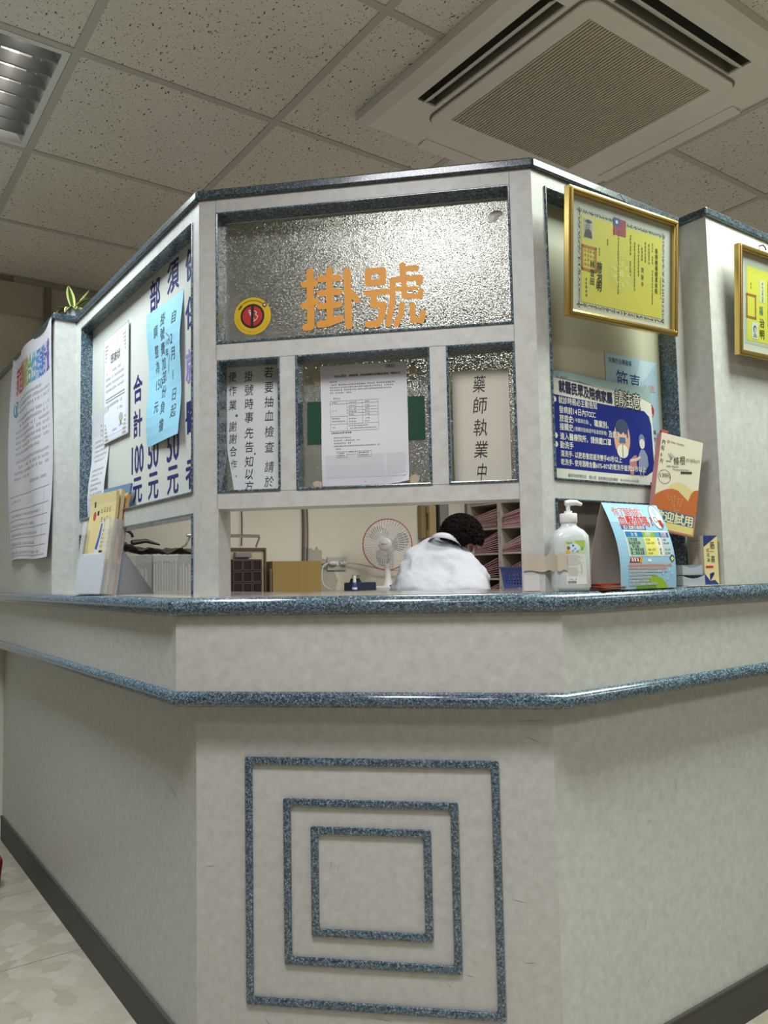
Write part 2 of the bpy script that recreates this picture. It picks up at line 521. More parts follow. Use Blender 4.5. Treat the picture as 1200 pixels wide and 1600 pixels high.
class Sheet:
    """a printed sheet: x right, y up, metres; shapes are laid on it in layers and become one mesh"""
    STEP = 0.00025
    def __init__(self, w, h, base, nx=1, ny=1, thick=0.0, back=None):
        self.w, self.h = w, h
        self.mb = MB()
        self.items = []
        self.base, self.nx, self.ny, self.thick, self.back = base, nx, ny, thick, back or base
        self.outline = None
    def poly(self, pts, mat, layer=1):
        self.items.append((list(pts), [tuple(range(len(pts)))], mat, layer))
    def rect(self, x, y, w, h, mat, layer=1, n=1, m=1):
        vs = [(x + w * i / n, y + h * j / m) for j in range(m + 1) for i in range(n + 1)]
        fs = [(j * (n + 1) + i, j * (n + 1) + i + 1, (j + 1) * (n + 1) + i + 1, (j + 1) * (n + 1) + i) for j in range(m) for i in range(n)]
        self.items.append((vs, fs, mat, layer))
    def frame(self, x, y, w, h, t, mat, layer=2):
        for a in ((x, y, w, t), (x, y + h - t, w, t), (x, y, t, h), (x + w - t, y, t, h)):
            self.rect(*a, mat, layer)
    def ell(self, cx, cy, rx, ry, mat, layer=1, n=36, rot=0.0):
        ca, sa = math.cos(rot), math.sin(rot)
        self.poly([(cx + rx * math.cos(t) * ca - ry * math.sin(t) * sa, cy + rx * math.cos(t) * sa + ry * math.sin(t) * ca)
                   for t in [2 * math.pi * k / n for k in range(n)]], mat, layer)
    def ring(self, cx, cy, r0, r1, mat, layer=1, n=40):
        vs = []
        for k in range(n):
            t = 2 * math.pi * k / n
            vs += [(cx + r0 * math.cos(t), cy + r0 * math.sin(t)), (cx + r1 * math.cos(t), cy + r1 * math.sin(t))]
        fs = [(2 * k, 2 * k + 1, (2 * k + 3) % (2 * n), (2 * k + 2) % (2 * n)) for k in range(n)]
        self.items.append((vs, fs, mat, layer))
    def line(self, pts, w, mat, layer=2, caps=True):
        for (a, b) in zip(pts[:-1], pts[1:]):
            dx, dy = b[0] - a[0], b[1] - a[1]; l = math.hypot(dx, dy) or 1e-9
            nx, ny = -dy / l * w / 2, dx / l * w / 2
            self.poly([(a[0] + nx, a[1] + ny), (a[0] - nx, a[1] - ny), (b[0] - nx, b[1] - ny), (b[0] + nx, b[1] + ny)], mat, layer)
        if caps:
            for p in pts:
                self.ell(p[0], p[1], w / 2, w / 2, mat, layer, n=14)
    def char(self, ch, cx, cy, w, h, mat, layer=2, off=0.0, rot=0.0, shear=0.0, res=2):
        vs, fs = glyph(ch, 0.0, res)
        if not vs:
            return
        ca, sa = math.cos(rot), math.sin(rot)
        for q, (ox, oy) in enumerate(strikes(off)):
            out = []
            for x, y in vs:
                x = (x - 0.5 + ox) * w; y = (y - 0.38 + oy) * h
                x += shear * y
                out.append((cx + x * ca - y * sa, cy + x * sa + y * ca))
            self.items.append((out, fs, mat, layer + q * 0.15))
    def cjk(self, s, x, cy, size, mat, layer=2, off=0.0, sx=1.0, pitch=None, rot=0.0, res=2, shear=0.0):
        """a row of full-width characters starting at x (left edge)"""
        p = (pitch or size * sx)
        for i, ch in enumerate(s):
            if ch != ' ':
                d = p * (i + 0.5)
                self.char(ch, x + d * math.cos(rot), cy + d * math.sin(rot), size * sx, size, mat, layer, off, rot, shear, res)
    def mix(self, s, x, cy, size, mat, layer=2, off=0.0, pitch=None):
        p = pitch or size
        for ch in s:
            half = ord(ch) < 256
            if ch != ' ':
                self.char(ch, x + p * (0.47 if half else 0.5), cy, size * p / size, size, mat, layer, off)
            x += p * (0.56 if half else 1.0)
    def col(self, s, cx, top, size, mat, layer=2, off=0.0, sx=1.0, pitch=None, jitter=0.0, res=2):
        p = pitch or size
        for i, ch in enumerate(s):
            if ch != ' ':
                j = jitter
                self.char(ch, cx + random.uniform(-j, j) * size, top - p * (i + 0.5), size * sx, size, mat, layer, off,
                          random.uniform(-j, j) * 0.8, random.uniform(-j, j) * 1.2 + (0.08 if j else 0), res)
    def text(self, s, x, y, size, mat, layer=2, off=0.0, sx=1.0, rot=0.0, align='L', res=2):
        vs, fs = glyph(s, 0.0, res)
        if not vs: return
        wd = max(v[0] for v in vs)
        dx = 0 if align == 'L' else (-wd / 2 if align == 'C' else -wd)
        ca, sa = math.cos(rot), math.sin(rot)
        for q, (ox, oy) in enumerate(strikes(off)):
            out = []
            for a, b in vs:
                a = (a + dx + ox) * size * sx; b = (b + oy) * size
                out.append((x + a * ca - b * sa, y + a * sa + b * ca))
            self.items.append((out, fs, mat, layer + q * 0.15))
    def marks(self, x, y, w, size, mat, layer=2, vertical=False, rot=0.0, gap=0.12, dens=1.0):
        """illegibly small print: clusters of fine strokes, one cluster per character"""
        n = int(w / size)
        ca, sa = math.cos(rot), math.sin(rot)
        for i in range(n):
            if random.random() < gap * 0.5:
                continue
            ox, oy = (0, -(i + 1) * size) if vertical else (i * size, 0)
            for k in range(random.choice((2, 3, 3))):
                a = size * 0.1 + random.random() * 0.1 * size
                yy = size * (0.15 + 0.28 * k) + random.random() * 0.08 * size
                q = [(ox + a, oy + yy), (ox + size * 0.85 - a * 0.5, oy + yy), (ox + size * 0.85 - a * 0.5, oy + yy + size * 0.11 * dens), (ox + a, oy + yy + size * 0.11 * dens)]
                self.poly([(x + p[0] * ca - p[1] * sa, y + p[0] * sa + p[1] * ca) for p in q], mat, layer)
            xx = ox + size * (0.25 + 0.4 * random.random())
            q = [(xx, oy + size * 0.08), (xx + size * 0.12 * dens, oy + size * 0.08), (xx + size * 0.12 * dens, oy + size * 0.88), (xx, oy + size * 0.88)]
            self.poly([(x + p[0] * ca - p[1] * sa, y + p[0] * sa + p[1] * ca) for p in q], mat, layer)
    def build(self, name, parent=None, warp=None, smooth=True):
        wf = warp or (lambda x, y, h: (x, -h, y))
        mb = self.mb
        mb.keep = True
        w, h, nx, ny = self.w, self.h, self.nx, self.ny
        if self.outline:
            mb.add([wf(x, y, 0) for x, y in self.outline], [tuple(range(len(self.outline)))], self.base)
        else:
            vs = [wf(w * i / nx, h * j / ny, 0) for j in range(ny + 1) for i in range(nx + 1)]
            fs = [(j * (nx + 1) + i, j * (nx + 1) + i + 1, (j + 1) * (nx + 1) + i + 1, (j + 1) * (nx + 1) + i) for j in range(ny) for i in range(nx)]
            mb.add(vs, fs, self.base)
            if self.thick:
                n0 = len(vs)
                vs2 = [wf(w * i / nx, h * j / ny, -self.thick) for j in range(ny + 1) for i in range(nx + 1)]
                mb.add(vs2, [tuple(reversed(f)) for f in fs], self.back)
                per = [i for i in range(nx + 1)] + [j * (nx + 1) + nx for j in range(1, ny + 1)] + [ny * (nx + 1) + i for i in range(nx - 1, -1, -1)] + [j * (nx + 1) for j in range(ny - 1, 0, -1)]
                o0 = len(mb.v) - 2 * n0
                for a, b in zip(per, per[1:] + per[:1]):
                    mb.f.append((o0 + b, o0 + a, o0 + n0 + a, o0 + n0 + b)); mb.m.append(mb.mi(self.back))
        cwx, cwy = w / nx, h / ny
        def cut(poly, ax, v, side):
            out = []
            for i, p in enumerate(poly):
                q = poly[(i + 1) % len(poly)]
                a, b = (p[ax] - v) * side, (q[ax] - v) * side
                if a >= 0: out.append(p)
                if (a > 0 and b < 0) or (a < 0 and b > 0):
                    t = a / (a - b); out.append((p[0] + (q[0] - p[0]) * t, p[1] + (q[1] - p[1]) * t))
            return out
        def slices(poly):
            res = [poly]
            for ax, c in ((0, cwx), (1, cwy)):
                nxt = []
                for po in res:
                    lo, hi = min(p[ax] for p in po), max(p[ax] for p in po)
                    if hi - lo <= c * .6:
                        nxt.append(po); continue
                    k0, k1 = math.floor(lo / c + 1e-6), math.ceil(hi / c - 1e-6)
                    for k in range(k0, k1):
                        q = po
                        if k > k0: q = cut(q, ax, k * c, 1)
                        if k < k1 - 1 and q: q = cut(q, ax, (k + 1) * c, -1)
                        if len(q) >= 3: nxt.append(q)
                res = nxt
            return res
        for vs, fs, mat, layer in self.items:
            if warp is not None and (nx > 1 or ny > 1) and len(fs) <= 40 and len(vs) < 200:
                for f in fs:
                    for po in slices([vs[i] for i in f]):
                        mb.add([wf(x, y, layer * self.STEP) for x, y in po], [tuple(range(len(po)))], mat)
            else:
                mb.add([wf(x, y, layer * self.STEP) for x, y in vs], fs, mat)
        return mb.build(name, parent, smooth=False)

# ================================================================== THE ROOM
RMIN, RMAX, LMIN, LMAX = -3.5, 3.46, -4.2, 2.745
def roomobj(o):
    o.rotation_euler = (0, 0, math.radians(45)); return o

mb = MB(); mb.box(RMIN - .1, RMAX + .1, LMIN - .1, LMAX + .1, -0.08, 0, M_FLOOR)
roomobj(tag(mb.build('floor'), kind='structure'))

holes = []
for (lr, ll, w, c) in LAMPS:
    holes.append((lr - 0.29, lr + 0.29, ll - 0.29, ll + 0.29))
mb = MB()
vs, fs = lattice((RMIN - .1, RMAX + .1, LMIN - .1, LMAX + .1), holes, lambda x, y, d: (x, y, d), CEIL, CEIL + 0.02)
mb.add(vs, fs, M_TILE)
ceiling = roomobj(tag(mb.build('ceiling'), kind='structure'))
mb = MB()
k = -6
while R0 + T * k < RMAX:
    r = R0 + T * k
    if r > RMIN: mb.box(r - .012, r + .012, LMIN, LMAX, CEIL - .003, CEIL + .001, M_TBAR)
    k += 1
k = -9
while L0 + T * k < LMAX:
    l = L0 + T * k
    if l > LMIN: mb.box(RMIN, RMAX, l - .0118, l + .0118, CEIL - .0032, CEIL + .001, M_TBAR)
    k += 1
mb.build('ceiling_grid', ceiling)

def wall(name, r0, r1, l0, l1, mat, z1=CEIL):
    m = MB(); m.box(r0, r1, l0, l1, 0, z1, mat)
    return roomobj(tag(m.build(name), kind='structure'))
wb = wall('wall_back', RMIN, RMAX, LMAX, LMAX + .1, M_WALL)
wl = wall('wall_left', RMIN - .1, RMIN, LMIN, LMAX, M_WALLOUT)
wr = wall('wall_right', RMAX, RMAX + .1, LMIN, LMAX, M_WALL)
wf_ = wall('wall_front', RMIN, RMAX, LMIN - .1, LMIN, M_WALLOUT)
# the dark cornice strip, panel joint and lower beam edge on the back wall
mb = MB(); mb.box(RMIN, -0.51, LMAX - .02, LMAX, 2.555, CEIL - .004, flat('#8a8175', .7))
roomobj(tag(mb.build('trim_1'), kind='structure'))
mb = MB(); mb.box(RMIN, 1.9, LMAX - .035, LMAX, 2.405, 2.553, flat('#b3a99b', .75, vary=.06))
roomobj(tag(mb.build('trim_2'), kind='structure'))
mb = MB(); mb.box(-0.375, -0.345, LMAX - .046, LMAX - .036, 2.06, 2.553, flat('#7b7164', .7))
roomobj(tag(mb.build('trim_3'), kind='structure'))

# ================================================================== THE COUNTER
ctr = empty('reception_counter', (0, 0, 0), 0, 'long pale laminate reception counter with blue granite-look rails and nested squares on its front', 'counter')
mb = MB(); sweep(mb, [(0, 0.0), (0, .87), (-.03, .87), (-.03, 0)], M_LAM)
SCUFF = flat('#8e8a81', .6)
random.seed(15)
def scuffs(face, pts, y):
    fm = Matrix.Translation(at(face, 0, 0, 0)) @ Matrix.Rotation(FACE[face][1], 4, 'Z')
    for (u, z, du, dz) in pts:
        l = math.hypot(du, dz); nx, nz = -dz / l * .0006, du / l * .0006
        mb.add([tuple(fm @ Vector(p)) for p in ((u, -.0004, z), (u + du * .5 + nx, -.0004, z + dz * .5 + nz), (u + du, -.0004, z + dz), (u + du * .5 - nx, -.0004, z + dz * .5 - nz))], [(0, 1, 2, 3)], SCUFF)
scuffs('F', [(.70, .828, .095, .003), (.735, .80, .045, -.020), (.60, .30, .02, -.004), (.72, .33, .03, .004), (.70, .46, .035, -.008), (.31, .50, .004, .03), (.33, .52, -.004, -.02), (.40, .20, .05, -.006), (.56, .28, .012, -.01), (.155, .19, .02, -.03), (.02, .50, .025, .003), (.48, .285, .006, .012)], 0)
scuffs('R', [(.42, .60, .0, .045), (.30, .56, .03, .004), (.28, .33, .006, .02), (.34, .25, .02, .003), (.28, .21, .015, .012), (.60, .70, .02, .01), (.52, .40, .01, .02)], 0)
scuffs('L', [(-.20, .66, .12, -.05), (-.35, .42, .02, .01), (-.15, .45, .01, .012)], 0)

mb.build('lower_panel', ctr)
mb = MB(); sweep(mb, [(.0575, .893), (.0575, 1.068), (-.025, 1.068), (-.025, .893)], M_LAM); mb.build('upper_band', ctr)
def half_round(c, z0, z1, inner, n=10):
    r = (z1 - z0) / 2; zc = (z0 + z1) / 2
    return [(inner, z0)] + [(c + r * math.cos(a), zc + r * math.sin(a)) for a in [-math.pi / 2 + math.pi * i / n for i in range(n + 1)]] + [(inner, z1)]
mb = MB(); sweep(mb, half_round(.0545, .863, .898, .0), M_GRAN); o = mb.build('hand_rail', ctr, smooth=True); tag(o, 'rounded blue granite-look rail')
mb = MB(); sweep(mb, half_round(.063, 1.063, 1.104, .035), M_GRAN); o = mb.build('counter_edge', ctr, smooth=True); tag(o, 'rounded blue granite-look counter edge')
M_TOP = flat('#b9b2a8', 0.16, coat=.4, vary=.04)
mb = MB(); sweep(mb, [(.058, 1.07), (.058, 1.1037), (-.36, 1.1037), (-.36, 1.07)], M_TOP); mb.build('countertop', ctr)
mb = MB(); sweep(mb, [(.006, 0), (.006, .1), (-.002, .1), (-.002, 0)], flat('#3d3b37', .55)); sweep(mb, [(.008, .1), (.008, .105), (-.002, .105), (-.002, .1)], flat('#45423e', .5))
tag(mb.build('kickboard', ctr), 'dark grey kickboard')
for (a, b, c, d) in ((.117, .683, .213, .746), (.205, .594, .302, .657), (.267, .534, .364, .598)):
    mb = MB(); w = .0175
    vs, fs = lattice((a, b, c, d), [(a + w, b - w, c + w, d - w)], lambda x, z, y: (x, y, z), -.010, .001)
    mb.add(vs, fs, M_GRAN)
    o = mb.build('square_moulding', ctr, bevel=.005); o.location = CLp
# ================================================================== PARTITIONS
ZT = 2.058
def partition(face, u0, u1, holes, label, mit_l, mit_r, y0=.01, y1=.09, edge=None, seams=()):
    root = empty('glazed_partition', at(face, 0, 0, 0), FACE[face][1], label, 'partition')
    W = FW
    def mp(x, z, y):
        if x == u0 and mit_l: x = u0 + y * TAN
        if x == u1 and mit_r: x = u1 - y * TAN
        return (x, y, z)
    mb = MB()
    vs, fs = lattice((u0, u1, 1.104, ZT), holes, mp, y0, y1)
    mb.add(vs, fs, M_LAM)
    for (a, b, c, d) in seams:
        mb.box(a - (.0005 if a == b else 0), b + (.0005 if a == b else 0), y0 - .0003, y0 + .0002, c - (.0005 if c == d else 0), d + (.0005 if c == d else 0), flat('#77756f', .6))
    mb.build('frame', root)
    mb = MB()
    vs, fs = lattice((u0, u1, ZT, ZT + .022), [], mp, y0 - .010, y1 + .006)
    mb.add(vs, fs, M_CAPG); tag(mb.build('top_cap', root, bevel=.004), 'dark granite-look top cap')
    for h in holes:
        if edge is not None and h not in edge: continue
        a, b, c, d = h; i = .0055
        op = c <= 1.1041
        inner = (a + i, b - i, c if op else c + i, d - i)
        mb = MB(); vs, fs = lattice((a, b, c, d), [inner], lambda x, z, y: (x, y, z), y0 - .004, .06)
        mb.add(vs, fs, M_GRAN); mb.build('edge_trim', root, bevel=.0022)
    return root

hF = [(.047, .746, 1.702, 2.024), (.049, .203, 1.346, 1.662), (.240, .555, 1.346, 1.662), (.592, .746, 1.346, 1.662), (.051, .746, 1.104, 1.308)]
pF = partition('F', 0, FW, hF, 'front glazed partition over the service opening, with one wide pane above three small ones', True, True, edge=hF[:4], seams=[(.047, .047, 2.024, ZT), (.746, .746, 2.024, ZT), (.047, .047, 1.662, 1.702), (.746, .746, 1.308, 1.346), (.746, .746, 1.662, 1.702), (.203, .240, 1.662, 1.662), (.555, .592, 1.662, 1.662), (.203, .240, 1.346, 1.346), (.555, .592, 1.346, 1.346), (.049, .049, 1.308, 1.346)])
hL = [(-1.03, -.042, 1.350, 2.020), (-1.03, -.042, 1.104, 1.303)]
pL = partition('L', -1.10, 0, hL, 'left partition panel lettered with fees in dark blue characters', False, True)
hR = [(.045, .525, 1.350, 2.028), (.045, .525, 1.104, 1.310)]
pR = partition('R', 0, .565, hR, 'right partition panel behind the larger gold-framed certificate', True, False)

for h in hF[:4]:
    mb = MB(); mb.box(h[0] + .0003, h[1] - .0003, .072, .078, h[2] + .0003, h[3] - .0003, M_GLASS)
    tag(mb.build('glass_pane', pF), 'pebbled obscure glass')
# right panel board and the grey board below it
mb = MB(); mb.box(.046, .524, .055, .062, 1.351, 2.027, flat('#b5b29c', .5, vary=.05)); mb.build('backing_board', pR)
mb = MB(); mb.box(.046, .524, .052, .058, 1.1045, 1.309, flat('#a1978f', .35)); tag(mb.build('lower_board', pR), 'grey-brown board')
# fee board (lettered)
NAVY = flat('#1d1a66', .5)
sh = Sheet(.987, .669, flat('#c9cbc3', .4, vary=.03), 2, 2, thick=.006)
def Lch(ch, u, z, w, h, mat=NAVY, off=.022):
    sh.char(ch, u + 1.0295, z - 1.3505, w * 1.08, h * 1.1, mat, 2, off)
for ch, z in (('健', 1.958), ('保', 1.83), ('醫', 1.558), ('者', 1.416)): Lch(ch, -.130, z, .090, .082)
Lch('就', -.130, 1.69, .090, .085, flat('#8d7fc0', .5))
Lch('須', -.266, 1.965, .082, .085); Lch('部', -.405, 1.955, .082, .088)
for ch, z in (('合', 1.713), ('計', 1.608)): Lch(ch, -.549, z, .078, .08)
Lch('元', -.549, 1.413, .08, .078)
Lch('元', -.415, 1.412, .08, .078); Lch('元', -.266, 1.412, .08, .078)
def Lnum(s, u0, u1, z, h):
    vs, fs = glyph(s, 0.0)
    xm = max(v[0] for v in vs); xn = min(v[0] for v in vs); ym = max(v[1] for v in vs)
    for q in (-.0022, 0, .0022): sh.items.append(([((u0 + q + (v[0] - xn) / (xm - xn) * (u1 - u0)) + 1.0295, z - 1.3505 - h / 2 + v[1] / ym * h) for v in vs], fs, NAVY, 2 + q * 100))
Lnum('100', -.600, -.497, 1.502, .083); Lnum('50', -.458, -.375, 1.502, .083); Lnum('50', -.308, -.222, 1.502, .083)
lb = sh.build('letter_board', pL); lb.location = (-1.0295, .045, 1.3505)
tag(lb, 'white board with dark blue characters')

def side_wall(face, u0, u1, off, label, back=.04):
    root = empty('boxed_partition', at(face, 0, 0, 0), FACE[face][1], label, 'partition')
    mb = MB(); mb.box(u0, u1, -off, back, 1.104, ZT, M_LAM); mb.build('panel', root)
    mb = MB(); mb.box(u0 - .008 if face == 'R' else u0, u1 + (.008 if face == 'L' else 0), -off - .008, back + .006, ZT, ZT + .022, M_CAPG)
    tag(mb.build('top_cap', root, bevel=.004), 'dark granite-look top cap')
    return root
bL = side_wall('L', -2.218, -1.10, .062, 'pale boxed wall section at far left carrying the tall rainbow-titled notice')
bR = side_wall('R', .565, 3.39, .070, 'pale boxed wall section at far right carrying the cropped gold frame')

# ================================================================== CEILING FIXTURES
M_REFL = flat('#b9b9bb', .25, metal=.75)
def make_troffer():
    root = empty('ceiling_light', (0, 0, 0), math.radians(45))
    w = .289
    mb = MB()
    vs, fs = lattice((-w, w, -w, w), [(-w + .018, w - .018, -w + .018, w - .018)], lambda x, y, d: (x, y, d), -.004, .006)
    mb.add(vs, fs, M_WHITE)
    mb.box(-w + .001, w - .001, -w + .001, w - .001, .095, .10, M_WHITE)
    for a in ((-w + .001, -w + .008, -w + .001, w - .001), (w - .008, w - .001, -w + .001, w - .001), (-w + .008, w - .008, -w + .001, -w + .008), (-w + .008, w - .008, w - .008, w - .001)):
        mb.box(*a, .006, .095, M_WHITE)
    mb.build('housing', root)
    bw = (2 * w - .036) / 3
    mb = MB()
    for i in range(3):
        xc = -w + .018 + bw * (i + .5)
        prof = []
        for k in range(9):
            t = k / 8.0
            prof.append((bw / 2 * (1 - .55 * t * t), .0 + .05 * t))
        for s in (-1, 1):
            vs, fs = [], []
            for (dx, z) in prof:
                vs += [(xc + s * dx, -w + .02, z), (xc + s * dx, w - .02, z)]
            for k in range(8): fs.append((2 * k, 2 * k + 1, 2 * k + 3, 2 * k + 2))
            mb.add(vs, fs, M_REFL)
    mb.build('reflector', root, smooth=True)
    mb = MB()
    n = 8
    for k in range(1, n):
        y = -w + 2 * w * k / n
        mb.box(-w + .018, w - .018, y - .0035, y + .0035, .0, .036, flat('#8f8f90', .35, metal=.5))
    mb.build('louver_blades', root)
    for i in range(3):
        xc = -w + .018 + bw * (i + .5)
        mb = MB(); mb.tube([(xc, -w + .03, .068), (xc, w - .03, .068)], .012, flat('#fffaf0', .4, emit=1.6), 12)
        mb.build('lamp_tube', root)
    return root
tr = make_troffer()
names = ['square louvred ceiling light over the waiting side, directly in front of the service opening',
         'square louvred ceiling light at the upper left edge of the photo',
         'square louvred ceiling light over the waiting side, right of the gold frames',
         'square louvred ceiling light inside the booth beside the air conditioner',
         'square louvred ceiling light inside the booth above the file shelves',
         'square louvred ceiling light behind the photographer on the left',
         'square louvred ceiling light behind the photographer on the right']
for i, (lr, ll, w, c) in enumerate(LAMPS):
    o = tr if i == 0 else copy_tree(tr)
    o.location = room(lr, ll, CEIL)
    tag(o, names[i], 'ceiling light', 'square louvred ceiling lights')

# ---- ceiling cassette air conditioner
ac = empty('air_conditioner', room(.578, .25, CEIL), math.radians(45), 'large off-white ceiling cassette air conditioner with a ribbed square grille', 'air conditioner')
def rrect(w, r, n=6):
    pts = []
    for cx, cy, a0 in ((w - r, w - r, 0), (-w + r, w - r, 90), (-w + r, -w + r, 180), (w - r, -w + r, 270)):
        for k in range(n + 1):
            a = math.radians(a0 + 90 * k / n); pts.append((cx + r * math.cos(a), cy + r * math.sin(a)))
    return pts
A = .478; AZ = -.046
slots = [(-.41, -.34, -.255, .255), (.41, .445, -.255, .255), (-.255, .255, -.40, -.33), (-.255, .255, .41, .445)]
mb = MB()
vs, fs = lattice((-A + .03, A - .03, -A + .03, A - .03), slots[:1] + [slots[2]], lambda x, y, d: (x, y, d), AZ, AZ + .006)
mb.add(vs, fs, M_ACW)
# sloped skirt
ring0 = [(-A + .03, -A + .03), (A - .03, -A + .03), (A - .03, A - .03), (-A + .03, A - .03)]
ring1 = [(-A, -A), (A, -A), (A, A), (-A, A)]
vs = [(x, y, AZ) for x, y in ring0] + [(x, y, AZ + .018) for x, y in ring1] + [(x, y, -.001) for x, y in ring1]
fs = [(i, (i + 1) % 4, (i + 1) % 4 + 4, i + 4) for i in range(4)] + [(i + 4, (i + 1) % 4 + 4, (i + 1) % 4 + 8, i + 8) for i in range(4)]
mb.add(vs, fs, M_ACW)
mb.build('panel', ac)
DK = flat('#3a3733', .6)
for s in (slots[0], slots[2]):
    mb = MB(); mb.box(s[0], s[1], s[2], s[3], -.004, -.002, DK)
    for q in ((s[0] - .002, s[0], s[2], s[3]), (s[1], s[1] + .002, s[2], s[3]), (s[0], s[1], s[2] - .002, s[2]), (s[0], s[1], s[3], s[3] + .002)):
        mb.box(*q, AZ + .006, -.002, flat('#7d776d', .6))
    tag(mb.build('air_outlet', ac), 'dark open air outlet')
def flap(x0, x1, y0, y1, tiltax, ang, zc):
    cx, cy = (x0 + x1) / 2, (y0 + y1) / 2
    m = Matrix.Translation((cx, cy, zc)) @ Matrix.Rotation(math.radians(ang), 4, tiltax)
    mb = MB(); mb.box(x0 - cx, x1 - cx, y0 - cy, y1 - cy, -.0022, .0022, M_ACW, m); return mb.build('louver_flap', ac, bevel=.0015)
flap(-.396, -.354, -.25, .25, 'Y', -37, AZ + .004)
flap(-.25, .25, -.386, -.344, 'X', 43, AZ + .004)
flap(.405, .450, -.255, .255, 'Y', 8, AZ - .0045)
flap(-.255, .255, .405, .450, 'X', -8, AZ - .0045)
mb = MB()
mb.prism(rrect(.3275, .045), AZ - .0015, AZ - .0001, flat('#857e74', .6)); mb.build('panel_gap', ac)
g = .267
mb = MB()
outer = rrect(.322, .040)
inner = []
for (x, y) in outer:
    k = g / max(abs(x), abs(y)); inner.append((x * k, y * k))
N = len(outer)
vs = [(x, y, AZ - .0015) for x, y in outer] + [(x, y, AZ - .011) for x, y in outer] + [(x, y, AZ - .011) for x, y in inner] + [(x, y, AZ - .0015) for x, y in inner]
fs = [(a * N + i, a * N + (i + 1) % N, (a + 1) % 4 * N + (i + 1) % N, (a + 1) % 4 * N + i) for a in range(4) for i in range(N)]
mb.add(vs, fs, M_ACW)
for sx_ in (-1, 1):
    for sy_ in (-1, 1):
        pass
mb.build('intake_panel', ac, bevel=.003)
mb = MB()
mb.box(-g, g, -g, g, AZ - .0045, AZ - .0016, flat('#5d5344', .8))
n = 50
for k in range(n):
    x = -g + 2 * g * (k + .5) / n
    mb.box(x - .0030, x + .0030, -g, g, AZ - .0105, AZ - .0045, flat('#cbc1b0', .55))
tag(mb.build('intake_grille', ac), 'ribbed beige-grey intake grille')

# ================================================================== SIGNS ON THE FRONT WINDOWS
def own(o, label, cat, group=None):
    return tag(o, label, cat, group)

# orange rounded characters stuck on the pane; strokes as capsules traced in sheet coordinates (metres)
ORANGE = flat('#e29a2c', .5)
SX, SY = .3415 / 1200, .2115 / 709          # sketch units -> metres, slope taken out below
def OP(px, py):
    x = px * SX
    y = (709 - py) * SY - (px / 1200) * .0
    return (x, y - 0.0)
def ogroup(name, strokes, label):
    mb = MB()
    y_l, y_f = 0, 0
    for wd, pts in strokes:
        P = []
        for (px, py) in pts:
            # undo the picture's slope: characters stand upright on the level pane
            P.append(((px) * SX, (640 - (py + px * 0.085)) * SY * 1.0))
        r_ = wd * (SX + SY) / 4
        n = 14
        for (a, b) in zip(P[:-1], P[1:]):
            d = Vector((b[0] - a[0], b[1] - a[1])); l = d.length or 1e-9; ang = math.atan2(d.y, d.x)
            pts2 = [(b[0] + r_ * math.cos(ang - math.pi / 2 + math.pi * k / n), b[1] + r_ * math.sin(ang - math.pi / 2 + math.pi * k / n)) for k in range(n + 1)]
            pts2 += [(a[0] + r_ * math.cos(ang + math.pi / 2 + math.pi * k / n), a[1] + r_ * math.sin(ang + math.pi / 2 + math.pi * k / n)) for k in range(n + 1)]
            mb.keep = True
            mb.add([(x, -.0006 - .00012 * len(mb.f), y) for x, y in pts2], [tuple(range(len(pts2)))], ORANGE)
    o = mb.build(name)
    put(o, 'F', .2235, -.0712, 1.737)
    return own(o, label, 'lettering', 'orange characters on the wide pane')
ogroup('glass_lettering', [
    (62, [(140, 135), (140, 590), (95, 597)]), (56, [(85, 243), (180, 230)]), (56, [(82, 420), (190, 380)]),
    (58, [(308, 125), (308, 540)]), (56, [(228, 195), (388, 185)]), (54, [(225, 315), (393, 300)]), (54, [(220, 425), (390, 405)]),
    (60, [(220, 572), (300, 560), (395, 520)]),
    (62, [(460, 128), (470, 580)]), (54, [(480, 295), (545, 365)])],
    'first orange rounded character, the left one of the two on the wide pane')
ogroup('glass_lettering', [
    (56, [(640, 130), (765, 120), (765, 215), (640, 225), (640, 130)]),
    (50, [(628, 310), (800, 293)]), (54, [(690, 310), (680, 405), (765, 400)]), (56, [(765, 400), (750, 500), (715, 560), (635, 565)]),
    (54, [(935, 78), (940, 175)]), (50, [(940, 110), (1050, 100)]),
    (52, [(850, 200), (845, 380), (805, 560)]), (48, [(850, 200), (1080, 178)]), (50, [(1085, 185), (1070, 225)]),
    (36, [(880, 275), (1045, 265)]), (48, [(945, 185), (945, 330), (1080, 330), (1085, 290)]),
    (50, [(925, 400), (915, 480), (875, 560)]), (50, [(1010, 405), (1015, 525), (1085, 525), (1100, 465)])],
    'second orange rounded character, the right one of the two on the wide pane')

# round no-smoking sticker
s = Sheet(.094, .094, flat('#d8b413', .45))
s.outline = [(.047 + .047 * math.cos(2 * math.pi * k / 48), .047 + .047 * math.sin(2 * math.pi * k / 48)) for k in range(48)]
BK = flat('#1a1414', .5)
s.ell(.047, .047, .0305, .0305, BK, 1); s.ell(.047, .047, .025, .025, flat('#b8271c', .5), 2)
s.line([(.040, .060), (.050, .036)], .006, flat('#e8e0dc', .5), 3)
s.line([(.052, .060), (.058, .056), (.055, .050), (.061, .046), (.058, .040), (.052, .034)], .0022, flat('#e8d8d4', .5), 3)
s.line([(.0475, .073), (.0455, .021)], .0075, BK, 4, caps=False)
for k in range(22):
    a = math.radians(150 - k * 5.0); s.char('禁止吸菸場所全面'[k % 4], .047 + .0385 * math.cos(a), .047 + .0385 * math.sin(a), .0045, .0055, BK, 2, .02, a - math.pi / 2, res=1) if k < 4 else s.marks(.047 + .037 * math.cos(a), .047 + .037 * math.sin(a), .004, .004, BK, 2, rot=a - math.pi / 2, gap=0)
